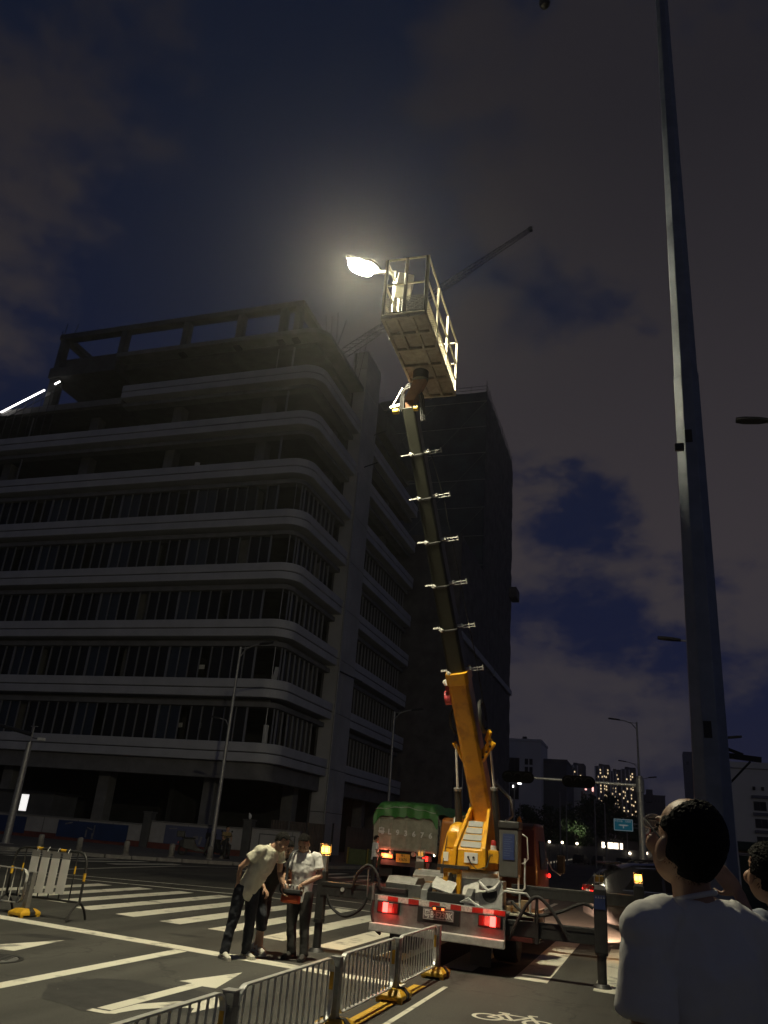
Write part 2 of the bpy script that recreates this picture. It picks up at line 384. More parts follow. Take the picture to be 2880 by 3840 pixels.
# bicycle symbol on the lane
mb = MB()
def flat_ring(mb, cx, cy, r, w, n=22):
    for i in range(n):
        a, b = 2 * math.pi * i / n, 2 * math.pi * (i + 1) / n
        mb.add([(cx + r * math.cos(a), cy + r * math.sin(a), .005), (cx + r * math.cos(b), cy + r * math.sin(b), .005), (cx + (r - w) * math.cos(b), cy + (r - w) * math.sin(b), .005), (cx + (r - w) * math.cos(a), cy + (r - w) * math.sin(a), .005)], [(0, 1, 2, 3)])
def flat_bar(mb, a, b, w):
    a = V((*a, .005)); b = V((*b, .005)); d = (b - a).normalized(); n = V((-d.y, d.x, 0)) * w / 2
    mb.add([a + n, b + n, b - n, a - n], [(0, 1, 2, 3)])
bx, by = -1.70, 9.46
flat_ring(mb, bx, by, .17, .045); flat_ring(mb, bx + .52, by + .0, .17, .045)
for a, b in [((0, 0), (.14, .26)), ((.14, .26), (.40, .24)), ((.40, .24), (.26, -.02)), ((.26, -.02), (0, 0)), ((.26, -.02), (.12, .3)), ((.52, 0), (.38, .36)), ((.38, .36), (.47, .37)), ((.06, .32), (.18, .31))]:
    flat_bar(mb, (bx + a[0], by + a[1]), (bx + b[0], by + b[1]), .045)
build('bicycle_marking', mb, 'paint_white', road, fix=False)
# manhole cover set in the lane
mhx, mhy = -7.4, 8.6
mhc = build('manhole_frame', MB().lathe([(.36, .0), (.36, .006), (.31, .006), (.31, .0)], (mhx, mhy, 0), 32), 'steel_dark', road); build('manhole_cover', MB().lathe([(0, .0045), (.30, .0045), (.30, .0)], (mhx, mhy, 0), 32), 'steel_dull', mhc)
for k in range(7): build('cover_rib', MB().span((mhx - .22 + abs(k - 3) * .03, mhy - .23 + k * .075, .0045), (mhx + .22 - abs(k - 3) * .03, mhy - .20 + k * .075, .009)), 'steel_dark', mhc)
# tar patches and repairs in the asphalt
mat('tar', (.030, .029, .028), .7, var=.4, scale=4)
for (x, y, w, l, a) in [(-5.0, 7.9, 1.1, .8, .3), (-8.2, 10.5, .5, .16, .2), (-7.0, 12.3, .34, .1, 0), (-13, 25, 3, 1.2, .1)]:
    P = []
    for k in range(18):
        t = 2 * math.pi * k / 18; rr = random.uniform(.75, 1.1); X, Y_ = w * rr * math.cos(t), l * rr * math.sin(t)
        P.append((x + X * math.cos(a) - Y_ * math.sin(a), y + X * math.sin(a) + Y_ * math.cos(a)))
    mark('asphalt_patch', P, 'tar', .002)
# grit and litter near the barriers
mb = MB()
for k in range(130):
    x = random.uniform(-9, .5); y = random.uniform(5, 13.5); s = random.uniform(.003, .008)
    mb.add([(x, y, .0025), (x + s * 2, y + s * .6, .0025), (x + s, y + s * 1.6, .0025 + s * .9)], [(0, 1, 2)])
o = build('road_grit', mb, 'kerb', None, fix=False); tag(o, 'pale grit and paper scraps scattered over the asphalt', 'grit', kind='stuff')

# ================================================================= unfinished office block
XS, YF, RC = -22.65, 47.3, 1.5
YP0, YP1, YE = 56.8, 60.6, 76.4
ZG = [6.05 + 4.13 * i for i in range(9)]
office = thing('office_building', 'unfinished grey office block with curved floor bands and empty window openings', 'building', (XS, YF, 0))
def lo(p): return (p[0] - XS, p[1] - YF, p[2] if len(p) > 2 else 0)
def path(off, x0, y1, n=10):
    P = [(x0, YF + off), (XS - RC, YF + off)]
    for i in range(1, n):
        a = -math.pi / 2 + (math.pi / 2) * i / n
        P.append((XS - RC + (RC - off) * math.cos(a), YF + RC + (RC - off) * math.sin(a)))
    P += [(XS - off, YF + RC), (XS - off, y1)]
    return P
def strip(mb, z0, z1, o0, o1, x0=-62.0, y1=YP0):
    A = path(o0, x0, y1); B = path(o1, x0, y1)
    mb.rings([[lo((a[0], a[1], z0)), lo((a[0], a[1], z1)), lo((b[0], b[1], z1)), lo((b[0], b[1], z0))] for a, b in zip(A, B)])
def sidebox(mb, z0, z1, o0, o1, y0=YP1, y1=YE): mb.span(lo((XS - o1, y0, z0)), lo((XS - o0, y1, z1)))
for i, zg in enumerate(ZG):
    if i == 8:
        lg_ = MB(); strip(lg_, zg - .42, zg + .02, .0, 1.5, -42.5); build('roof_ledge', lg_, 'concrete', office, bevel=.04)
        build('floor_slab', MB().span(lo((-42.5, YF + 1.4, zg - .9)), lo((XS - 1.25, YE - .1, zg - .45))), 'concrete_dark', office); continue
    x0 = -62.0 if i < 7 else (-41.0 if i == 7 else -42.5)
    up = MB(); strip(up, zg + .03, zg + .62, 0, 1.3, x0); sidebox(up, zg + .03, zg + .62, 0, 1.3) if i < 8 else None
    build('upper_fascia', up, 'facade_panel', office, bevel=.04)
    lw = MB(); strip(lw, zg - .58, zg - .03, .03, 1.3, x0, YP0 + (.9 if i else .0)); sidebox(lw, zg - .58, zg - .03, .03, 1.3) if i < 8 else None
    build('lower_fascia', lw, 'facade_panel', office, bevel=.04)
    gr = MB(); strip(gr, zg - .03, zg + .03, .10, 1.3, x0); sidebox(gr, zg - .03, zg + .03, .1, 1.3) if i < 8 else None
    build('shadow_joint', gr, 'concrete_dark', office)
    if i == 0:
        bm_ = MB(); strip(bm_, zg - 1.65, zg - .58, .5, 1.3); sidebox(bm_, zg - 1.65, zg - .58, .5, 1.3)
    else:
        bm_ = MB(); strip(bm_, zg - 1.16, zg - .82, .55, 1.35, x0); sidebox(bm_, zg - 1.16, zg - .82, .55, 1.35) if i < 8 else None
    build('edge_beam', bm_, 'concrete', office, bevel=.02)
    sl = MB(); sl.span(lo((x0, YF + 1.2, zg - .82)), lo((XS - 1.25, YE - .1, zg - .25)))
    build('floor_slab', sl, 'concrete_dark', office)
# columns
for x in (-28.0, -36.4, -44.8, -53.2, -61.0):
    mb = MB().box(lo((x, YF + 2.4, (34.9 if x > -50 else 30) / 2)), (.9, .9, 34.9 if x > -50 else 30)); build('column', mb, 'concrete', office, bevel=.03)
for y in (55.6, 63.4, 71.0):
    mb = MB().box(lo((XS - 2.2, y, 19.5)), (.9, .9, 39)); build('column', mb, 'concrete', office, bevel=.03)
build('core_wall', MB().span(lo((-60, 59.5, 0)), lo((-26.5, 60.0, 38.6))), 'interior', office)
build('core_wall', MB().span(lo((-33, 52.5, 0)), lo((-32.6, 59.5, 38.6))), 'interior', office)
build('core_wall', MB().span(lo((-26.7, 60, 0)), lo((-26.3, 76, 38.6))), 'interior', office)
# pier of stone panels with open joints, one panel per storey
build('pier_core', MB().span(lo((XS - 1.2, YP0 + .05, 0)), lo((XS + .06, YP1 - .05, 43.0))), 'concrete_dark', office)
edges = [.0, 3.0] + [z for z in ZG] + [41.2, 43.05]
for a, b in zip(edges[:-1], edges[1:]):
    for (y0, y1) in ((YP0, YP0 + 1.25), (YP0 + 1.28, YP1)):
        build('pier_panel', MB().span(lo((XS - 1.0, y0, a + .02)), lo((XS + .11 + random.uniform(0, .01), y1, b - .02))), 'pier_stone', office, bevel=.012)
build('drain_pipe', MB().cyl(lo((XS + .22, YP0 - .05, 0)), lo((XS + .22, YP0 - .05, 30.5)), .085, 10), 'galv', office, smooth=True)
build('stair_wall', MB().span(lo((XS - 8, YP1 + .2, 39)), lo((XS - .6, YE, 41.0))), 'concrete_dark', office)
# glazing: mullions and panes of the five glazed storeys
hm = ZG[1] - 1.16 - (ZG[0] + .62)
mul = MB().box((0, 0, hm / 2), (.05, .12, hm)).mesh('mullion'); mul.materials.append(MATS['mullion'])
mul2 = MB().box((0, 0, hm / 2), (.11, .14, hm)).mesh('mullion'); mul2.materials.append(MATS['mullion'])
pan = MB().box((0, 0, hm / 2), (.78, .02, hm - .04)).mesh('window_pane'); pan.materials.append(MATS['glass_dark'])
panb = MB().box((0, 0, hm / 2), (.78, .02, hm - .04)).mesh('window_pane'); panb.materials.append(MATS['film_blue'])
GO = .80
for fl in range(5):
    z = ZG[fl] + .62
    xs = [-25.3 - .86 * k for k in range(32)]
    for k, x in enumerate(xs):
        put('mullion', mul2 if k % 8 == 0 else mul, office, lo((x, YF + GO, z)))
        if k < 31 and not (k + fl) % 8 in (5,): put('window_pane', panb if k % 8 in (6, 7) else pan, office, lo((x - .43, YF + GO + .1, z)))
    for j, a in enumerate((25, 65)):
        t = R_(a - 90); o = put('mullion', mul, office, lo((XS - RC + (RC - GO) * math.cos(t), YF + RC + (RC - GO) * math.sin(t), z))); o.rotation_euler = (0, 0, t + math.pi / 2)
    ys = [YF + RC + .1 + .86 * k for k in range(8)] + [YP1 + .35 + .86 * k for k in range(18)]
    for k, y in enumerate(ys):
        o = put('mullion', mul, office, lo((XS - GO, y, z))); o.rotation_euler = (0, 0, math.pi / 2)
        if k not in (7, 25) and random.random() > .12:
            o = put('window_pane', pan, office, lo((XS - GO - .1, y + .43, z))); o.rotation_euler = (0, 0, math.pi / 2)
# thin corner posts on the open storeys
for fl in (5, 6, 7):
    put('corner_post', mul2, office, lo((-25.6, YF + GO, ZG[fl] + .62))); put('corner_post', mul, office, lo((-50.5, YF + GO, ZG[fl] + .62) if fl < 7 else (-27.0, YF + GO, ZG[fl] + .62)))
# things left standing inside: boards, ducts
for (x, fl, w, h_) in [(-31.2, 0, .9, .3), (-29.4, 0, .6, .35), (-30.4, 1, 1.1, .3), (-27.2, 2, .9, .35), (-30.0, 3, .5, .9), (-33.5, 5, .4, .3), (-28.8, 4, .5, 1.2), (-24.3, 0, .35, 1.3), (-24.1, 1, .35, 1.1)]:
    build('stored_board', MB().box(lo((x, YF + 1.9, ZG[fl] + .7 + h_ / 2 + (.9 if h_ < .5 else 0))), (w, .08, h_), (0, random.uniform(-.2, .2), random.uniform(-.3, .3))), 'white_plastic', office)
build('terrace_edge', MB().span(lo((-62, YF + .2, 33.95)), lo((-41.0, YF + .6, 34.55))), 'concrete', office, bevel=.02)
build('floor_slab', MB().span(lo((-62, YF + .6, 33.9)), lo((-41.0, YE - .1, 34.3))), 'concrete_dark', office)
# roof frame and parapet
zt, zb = 42.35, 41.80
XL, XR, YR = -49.7, -25.1, 60.0
roof = build('roof_frame', MB().span(lo((XL, 47.7, zb)), lo((XR, 48.5, zt))).span(lo((XR - .8, 48.5, zb + .02)), lo((XR, YR, zt - .02))).span(lo((XL, 48.5, zb + .02)), lo((XL + .8, YR, zt - .02))), 'concrete_dark', office, bevel=.03)
for x in (XL + .45, -42.6, -36.2, -30.9, -26.9, XR - .45):
    build('frame_post', MB().span(lo((x - .28, 47.75, 38.5)), lo((x + .28, 48.45, zb + .01))), 'concrete_dark', roof, bevel=.03)
build('frame_post', MB().span(lo((XR - .75, 58.8, 38.5)), lo((XR - .05, 59.6, zb + .01))), 'concrete_dark', roof)
build('frame_post', MB().span(lo((XL + .1, 47.8, 34.3)), lo((XL + 1.0, 48.6, 37.6))), 'concrete_dark', roof)
build('parapet_wall', MB().span(lo((XL + .05, 48.6, 38.6)), lo((XR - .8, 49.0, 40.1))).span(lo((XR - 1.2, 49.0, 38.6)), lo((XR - .8, YR, 40.0))), 'concrete_dark', office)
build('roof_overhang', MB().span(lo((XL, 47.6, 37.6)), lo((-42.6, 58, 38.6))), 'concrete_dark', office)
for (x, y) in ((-49.9, 48.2), (-24.4, 52.0), (-23.9, 56.2)):
    for q in range(4): build('reinforcing_bar', MB().cyl(lo((x + q * .25, y, 39.0)), lo((x + q * .25 + random.uniform(-.9, .9), y + .4, 43.4 + random.uniform(-.5, 1.0))), .03, 6), 'steel_dark', office)
for z, y in ((31.8, 58.4), (36.0, 60.2)): build('pipe_stub', MB().cyl(lo((XS, y, z)), lo((XS + 1.4, y - .2, z + .3)), .05, 6), 'steel_dark', office)
build('wall_bracket', MB().cyl(lo((XS + .1, 57.1, 13.4)), lo((XS + .9, 60.4, 13.2)), .06, 6), 'steel_dark', office)
# lit tube along a sloping scaffold on the terrace
tl = thing('tube_light', 'glowing white tube light strip along a sloping scaffold on the terrace', 'light', (-47, 47.2, 33))
mb = MB()
for a, b in (((-53.6, 34.25), (-49.35, 36.10)), ((-48.4, 36.6), (-47.9, 36.82))):
    mb.bar((a[0] + 47, .1, a[1] - 33), (b[0] + 47, .1, b[1] - 33), .10, .10)
build('glowing_tube', mb, 'glow_white', tl)
mb = MB()
for k in range(8): mb.cyl((-6.8 + k * .85, .3, -2.0), (-6.8 + k * .85, .3, 1.0 + k * .37), .03, 6)
for q in (0, .5): mb.cyl((-7, .3, .85 - q), (-.6, .3, 3.65 - q), .03, 6)
build('scaffold_frame', mb, 'steel_dark', tl)

# ================================================================= netted tower behind
tow = thing('netted_tower', 'tall dark tower wrapped in scaffold netting behind the office block', 'building', (-18, 78.5, 0))
def net_sheet(mb, o, ax, ay, nu, nv, bulge):
    o, ax, ay = V(o), V(ax), V(ay); nrm = ax.cross(ay).normalized(); k = len(mb.v)
    for j in range(nv + 1):
        for i in range(nu + 1):
            p = o + ax * (i / nu) + ay * (j / nv)
            a = math.sin(math.pi * ((i * 4.0 / nu * 3) % 1)) * math.sin(math.pi * ((j * 1.0 / nv * (nv / 4)) % 1))
            mb.v.append(p + nrm * (bulge * a + random.uniform(-.08, .08)))
    for j in range(nv):
        for i in range(nu): a = k + j * (nu + 1) + i; mb.f.append((a, a + 1, a + nu + 2, a + nu + 1))
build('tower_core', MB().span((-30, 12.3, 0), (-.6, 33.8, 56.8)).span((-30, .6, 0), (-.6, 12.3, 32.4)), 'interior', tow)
build('upper_front_net', (lambda m: (net_sheet(m, (-30, 11.6, 32.6), (30, 0, 0), (0, 0, 25.8), 40, 28, .18), m)[1])(MB()), 'net', tow, smooth=True, fix=False)
build('podium_front_net', (lambda m: (net_sheet(m, (-30, 0, 0), (30, 0, 0), (0, 0, 33.2), 40, 36, .18), m)[1])(MB()), 'net_brown', tow, smooth=True, fix=False)
build('upper_side_net', (lambda m: (net_sheet(m, (0, 11.6, 32.9), (0, 22.6, 0), (0, 0, 25.6), 34, 28, .15), m)[1])(MB()), 'net_brown', tow, smooth=True, fix=False)
build('podium_side_net', (lambda m: (net_sheet(m, (0, 0, 0), (0, 34.2, 0), (0, 0, 33.0), 44, 36, .15), m)[1])(MB()), 'net_brown', tow, smooth=True, fix=False)
build('podium_roof', MB().span((-30, .1, 32.3), (-.1, 12, 32.6)), 'net_brown', tow)
for k in range(7):
    z = 33.4 + k * 3.9
    build('ledger_tube', MB().cyl((-30, 11.40, z), (.1, 11.40, z + .05), .045, 6), 'galv', tow)
for k in range(4):
    for q in range(3): build('brace_tube', MB().cyl((-28 + k * 7 + q * .0, 11.36, 33.4 + q * 7.8), (-21 + k * 7, 11.36, 41.2 + q * 7.8), .028, 6), 'steel_dull', tow)
for k in range(15): build('scaffold_standard', MB().cyl((-29.5 + k * 2.1, 11.7, 57.6), (-29.5 + k * 2.1 + random.uniform(-.1, .1), 11.7, 59.6 + random.uniform(-.3, .8)), .035, 6), 'steel_dark', tow)
for k in range(11): build('scaffold_standard', MB().cyl((-.05, 12.0 + k * 2.1, 57.6), (-.05, 12.0 + k * 2.1, 59.6 + random.uniform(-.3, .6)), .035, 6), 'steel_dark', tow)
for z in (58.9, 59.4): build('guard_tube', MB().cyl((-30, 11.7, z), (0, 11.7, z), .03, 6).cyl((-.02, 11.7, z), (-.02, 34, z), .03, 6), 'steel_dark', tow)
build('slab_edge', MB().span((-.3, .5, 21.6), (.30, 19.5, 22.3)), 'facade_panel', tow, bevel=.03)
build('slab_edge', MB().span((-.3, 20.2, 21.55), (.30, 34, 22.25)), 'facade_panel', tow, bevel=.03)
build('loading_platform', MB().span((.1, 31.5, 35.5), (1.2, 34.5, 37.0)), 'net_brown', tow)

# tower crane jib far behind
jib = thing('tower_crane', 'tower crane jib reaching across the sky behind the basket', 'crane', (-45, 131, 0))
a = V((-16.2, 120, 113.3)); b = V((-58, 120, 85.8)); off = V((-45, 131, 0))
d = (b - a).normalized(); up = V((.0, 0, 1)); up = (up - d * up.dot(d)).normalized(); sd = d.cross(up)
mb = MB(); n = 36
ch = [up * 1.5, -up * .6 + sd * .8, -up * .6 - sd * .8]
for c in ch: mb.cyl(a + c * .35 - off, b + c - off, .075, 5)
for i in range(n):
    p = lerp(a, b, i / n); q = lerp(a, b, (i + 1) / n); k0 = .35 + .65 * i / n; k1 = .35 + .65 * (i + 1) / n
    for c, e in ((0, 1), (1, 0), (0, 2), (2, 0), (1, 2)): mb.cyl(p + ch[c] * k0 - off, q + ch[e] * k1 - off, .035, 4)
build('lattice_jib', mb, mat('jib_grey', (.10, .10, .10), .8), jib)
build('mast', MB().box((-13, -11, 42), (2.2, 2.2, 84)), 'steel_dark', jib)
build('jib_head', MB().box(a - off, (.7, .7, .8)), 'steel_dark', jib)
# ================================================================= site wall and pavement edge
def wall_run(x0, x1, h, poster, label, plaster='wall_white'):
    t = thing('site_wall', label, 'wall', ((x0 + x1) / 2, 41.2, .12)); w = x1 - x0; x = -w / 2
    build('wall_panel', MB().span((-w / 2, 0, .30), (w / 2, .2, h)), plaster, t, bevel=.015)
    build('red_base', MB().span((-w / 2, -.05, -.12), (w / 2, .22, .298)), 'wall_red', t, bevel=.01)
    build('coping', MB().span((-w / 2, -.06, h + .002), (w / 2, .26, h + .07)), 'concrete', t, bevel=.01)
    for k in range(int(w / 2.4)): build('wall_joint', MB().span((-w / 2 + 2.4 * (k + 1) - .015, -.008, .32), (-w / 2 + 2.4 * (k + 1) + .015, -.001, h - .02)), 'concrete_dark', t)
    return t
mat('wall_white', (.34, .33, .33), .75, scale=1.5, var=.25, detail=9); mat('wall_red', (.16, .045, .035), .75, scale=2, var=.4)
mat('poster_blue', (.022, .045, .135), .5, scale=.8, var=.35); mat('poster_pale', (.10, .11, .19), .5, scale=.8, var=.3); mat('poster_figure', (.26, .25, .26), .6, scale=5, var=.5)
def poster(t, x0, x1, z0, z1, m, deco):
    p = build('poster', MB().span((x0, -.075, z0), (x1, -.062, z1)), m, t)
    for (cx, cz, w, h_) in deco: build('printed_figure', MB().box((cx, -.081, cz), (w, .006, h_), (0, random.uniform(-.25, .25), 0)), 'poster_figure', p)
    return p
wl = wall_run(-46.0, -27.2, 1.15, True, 'low white site wall with a deep blue poster beside the gantry post')
poster(wl, 3.7, 8.5, .16, 1.06, 'poster_blue', [(4.45, .92, .5, .07), (5.75, .45, .1, .4), (6.25, .62, .07, .6), (6.2, .35, .12, .3), (5.95, .72, .4, .06)])
poster(wl, -2.6, 1.4, .16, 1.06, 'poster_blue', [(-2, .9, .5, .06)])
wm = wall_run(-26.7, -20.9, 1.36, True, 'white site wall with a faded pale blue poster behind the parked scooters')
poster(wm, -1.9, 2.0, .30, 1.26, 'poster_pale', [(-1.4, 1.1, .5, .06), (-.6, .7, .1, .45), (.1, .72, .3, .2), (.4, .6, .12, .4), (1.1, .8, .5, .05)])
wr = wall_run(-20.4, -17.6, 1.42, True, 'short white site wall with a framed blank board by the corner')
build('board_frame', MB().span((-.9, -.09, .35), (1.2, -.055, 1.22)), 'concrete_dark', wr); build('board_face', MB().span((-.84, -.10, .40), (1.14, -.085, 1.17)), 'wall_white', wr)
for i, x in enumerate((-26.95, -20.65)):
    t = thing('wall_pillar', ['dark square pillar between the two postered site walls', 'dark square pillar with a bird-like finial beside the framed board'][i], 'pillar', (x, 41.2, .12))
    build('shaft', MB().span((-.24, -.15, -.12), (.24, .35, 1.78)), 'concrete_dark', t, bevel=.02); build('cap', MB().span((-.29, -.2, 1.782), (.29, .4, 1.88)), 'concrete_dark', t, bevel=.015)
    if i: build('finial', MB().ell((0, .05, 2.02), (.09, .06, .14)).ell((-.05, .05, 2.14), (.04, .04, .07)), 'white_plastic', t, smooth=True)
# dark corrugated fence further right, sheets one by one
cf = thing('corrugated_fence', 'dark corrugated sheet fence along the site behind the operator', 'fence', (-17.4, 44.5, .12))
sh = MB(); P = []
for k in range(25): P.append((k * .04, .02 if k % 4 < 2 else -.02))
for i in range(24): sh.add([(P[i][0], P[i][1], 0), (P[i + 1][0], P[i + 1][1], 0), (P[i + 1][0], P[i + 1][1], 1.95), (P[i][0], P[i][1], 1.95)], [(0, 1, 2, 3)])
shm = sh.mesh('fence_sheet', False); shm.materials.append(mat('fence_brown', (.075, .055, .05), .6, scale=2, var=.5))
dv = V((.10, .995, 0))
for k in range(32):
    p = V((0, 0, 0)) + V((.055, .9985, 0)) * (k * .97) if k > 2 else V((-3 + k, -1.0 + k * .33, 0))
    o = put('fence_sheet', shm, cf, p); o.rotation_euler = (0, 0, math.atan2(.9985, .055) if k > 2 else .32)
for k in range(7): build('fence_post', MB().box((.0 + k * .25, 1 + k * 4.5, 1.0), (.08, .08, 2.1)), 'steel_dark', cf)
# lit hut window behind the wall
hut = thing('site_hut', 'dark site hut with one bright narrow window above the wall', 'hut', (-38.6, 44.5, .12))
build('hut_wall', MB().span((-2.6, 0, 0), (2.2, 2.4, 2.5)), 'concrete_dark', hut, bevel=.02); build('hut_roof', MB().span((-2.8, -.2, 2.502), (2.4, 2.6, 2.6)), 'steel_dark', hut)
w_ = build('lit_window', MB().span((-.28, -.03, 1.36), (.32, -.004, 2.36)), mat('glow_panel', (.8, .8, .8), .4, emit=(1, .98, .95), estr=.95), hut)
build('window_frame', MB().span((-.32, -.045, 1.30), (-.285, 0, 2.4)).span((.325, -.045, 1.30), (.36, 0, 2.4)), 'steel_dark', w_)
# stone bollards along the kerb
BOL = [(-24.6, 29.9), (-23.0, 30.4), (-21.5, 31.6), (-20.3, 33.3), (-19.1, 34.6), (-19.72, 37.0)]
bl = MB().lathe([(.13, 0), (.125, .45), (.115, .52), (.07, .56), (.0, .565)], n=16).mesh('bollard_shaft'); bl.materials.append(MATS['kerb'])
for p in bl.polygons: p.use_smooth = True
bb = MB().lathe([(.17, 0), (.17, .04), (.14, .05), (.0, .05)], n=16).mesh('bollard_base'); bb.materials.append(MATS['kerb'])
for i, (x, y) in enumerate(BOL):
    t = thing('stone_bollard', ['short pale stone bollard first after the gantry post on the kerb', 'short pale stone bollard second after the gantry post on the kerb', 'short pale stone bollard third after the gantry post on the kerb', 'short pale stone bollard in front of the first scooter', 'short pale stone bollard just before the street lamp foot', 'short pale stone bollard the man in tan sits on'][i], 'bollard', (x, y, .12), group='stone bollards along the kerb')
    put('shaft', bl, t); put('base', bb, t)

# ================================================================= street lamps
def street_lamp(loc, rz, label, H_=10.1, low=True, armz=.0):
    t = thing('street_lamp', label, 'street lamp', loc, rz, 'unlit street lamps along the roads')
    build('pole', MB().tube([(0, 0, 0), (0, 0, H_ * .5), (0, 0, H_)], [.115, .085, .055], 12), 'galv', t, smooth=True)
    build('base_flange', MB().lathe([(.2, 0), (.2, .03), (.13, .05), (.12, .35), (.0, .36)]), 'galv', t, smooth=True)
    build('arm', MB().tube([(0, 0, H_ - .55), (.35, 0, H_ - .12), (.8, 0, H_ + .05), (1.25, 0, H_ + .12)], .032, 8).tube([(0, 0, H_ - .1), (.5, 0, H_ - .03)], .02, 6), 'galv', t, smooth=True)
    build('lamp_head', MB().rings([[(x, -w, z - .04), (x, w, z - .04), (x, w * .8, z + .05), (x, -w * .8, z + .05)] for x, w, z in ((1.15, .06, H_ + .11), (1.4, .15, H_ + .14), (1.75, .16, H_ + .18), (1.95, .09, H_ + .20))]), 'steel_dark', t, bevel=.01)
    if low:
        z = H_ * .64
        build('low_arm', MB().tube([(0, 0, z - .4), (-.25, 0, z - .05), (-.65, 0, z + .05)], .026, 8), 'galv', t, smooth=True)
        build('low_lamp_head', MB().rings([[(x, -w, zz - .03), (x, w, zz - .03), (x, w * .8, zz + .04), (x, -w * .8, zz + .04)] for x, w, zz in ((-.6, .05, z + .05), (-.8, .12, z + .07), (-1.05, .12, z + .1), (-1.15, .07, z + .11))]), 'steel_dark', t, bevel=.01)
    return t
street_lamp((-19.5, 35.4, .0), R_(-8), 'unlit two-armed street lamp beside the seated man on the pavement')
street_lamp((-15.55, 50, .12), R_(0), 'unlit single-armed street lamp in front of the office block side wall', 9.2, False)
street_lamp((-.47, 60, 0), R_(180), 'tall two-armed street lamp just behind the traffic signal mast', 10.6)
street_lamp((-.75, 88, 0), R_(180), 'farther two-armed street lamp on the line of the signal mast', 10.6)
street_lamp((-13.0, 85, .12), 0, 'thin unlit lamp in front of the white stair block', 8.2, False)
street_lamp((-11.0, 120, 0), 0, 'far thin unlit lamp near the dark trees', 8.2, False)
street_lamp((-15.2, 70, .12), 0, 'thin unlit lamp beside the netted podium', 8.0, False)
street_lamp((-6.5, 110, 0), 0, 'far thin unlit lamp by the lit tree', 8.2, False)
street_lamp((4.7, 20, 0), R_(180), 'unlit street lamp whose head hangs right of the big near pole', 12.4, False)
street_lamp((2.6, 30, 0), R_(180), 'unlit street lamp mostly hidden behind the big near pole', 9.0, False)
street_lamp((2.3, 40, 0), 0, 'unlit street lamp with its arm reaching past the big near pole', 6.9, False)
for i, (x, y, h_) in enumerate([(-15.6, 90, 8.5), (-14.6, 100, 6.6), (-9.9, 100, 8.2), (-4.6, 96, 7.0), (-2.9, 120, 5.0)]):
    t = thing('flag_pole', 'slim bare grey pole standing in front of the far trees', 'pole', (x, y, .0), group='bare poles before the trees')
    build('shaft', MB().tube([(0, 0, 0), (0, 0, h_)], [.11, .06], 8), 'galv', t, smooth=True); build('base', MB().cyl((0, 0, 0), (0, 0, .3), .2, 8), 'kerb', t)

# left gantry post with short arm
t = thing('gantry_post', 'grey camera gantry post with an arm in front of the blue postered wall', 'post', (-27.5, 31.15, .12))
build('post', MB().tube([(0, 0, 0), (0, 0, 4.4)], [.17, .13], 12), 'galv', t, smooth=True)
build('post_top', MB().tube([(.02, 0, 4.4), (.05, 0, 5.1)], [.03, .03], 8).box((.05, 0, 5.12), (.3, .15, .03)), 'galv', t)
build('arm', MB().tube([(0, 0, 4.75), (-2.2, 0, 5.15), (-6, 0, 5.5)], [.10, .08, .06], 10), 'steel_dark', t, smooth=True)
build('camera_head', MB().box((.62, 0, 4.55), (.38, .14, .13)), 'white_plastic', t, bevel=.02); build('camera_bracket', MB().bar((.1, 0, 4.6), (.5, 0, 4.56), .04, .04), 'steel_dark', t)
build('base_plate', MB().box((0, 0, .02), (.5, .5, .04)), 'galv', t)

# ================================================================= signal gantry
t = thing('traffic_signal', 'unlit traffic signal mast with two black horizontal heads over the road', 'traffic signal', (-.28, 36, 0))
build('mast', MB().tube([(0, 0, 0), (0, 0, 4.75)], [.16, .125], 14), 'galv', t, smooth=True)
build('mast_cap', MB().lathe([(.14, 4.75), (.14, 4.79), (.02, 4.83), (0, 4.83)]), 'galv', t)
build('arm', MB().tube([(0, 0, 4.42), (-5.1, 0, 4.52)], [.075, .045], 10), 'steel', t, smooth=True)
build('collar', MB().cyl((.0, 0, 4.15), (0, 0, 4.65), .18, 14), 'galv', t, smooth=True)
for x, z in ((-5.05, 4.50), (-2.48, 4.44)):
    P = []
    for k in range(9): a = math.pi / 2 + math.pi * k / 8; P.append((x - .45 + .24 * math.cos(a), z + .24 * math.sin(a)))
    for k in range(9): a = -math.pi / 2 + math.pi * k / 8; P.append((x + .45 + .24 * math.cos(a), z + .24 * math.sin(a)))
    h_ = build('signal_head', MB().prism(P, -.22, -.06, 'y'), mat('signal_black', (.005, .005, .005), .8, spec=.08), t, bevel=.012)
    for q in (-.42, 0, .42): build('lens', MB().cyl((x + q, -.25, z), (x + q, -.215, z), .145, 18), mat('lens_off', (.005, .005, .005), .8, spec=.05), h_); build('visor', MB().tube(arc((x + q, -.27, z), .155, R_(10), R_(170), 8), .012, 5), 'black', h_)
    build('bracket', MB().box((x, -.03, z + .0), (.12, .08, .3)), 'steel_dark', t)
build('status_light', MB().box((-4.98, -.15, 4.23), (.16, .06, .05)), 'glow_white', t)
build('base_flange', MB().box((0, 0, .03), (.5, .5, .06)), 'galv', t)
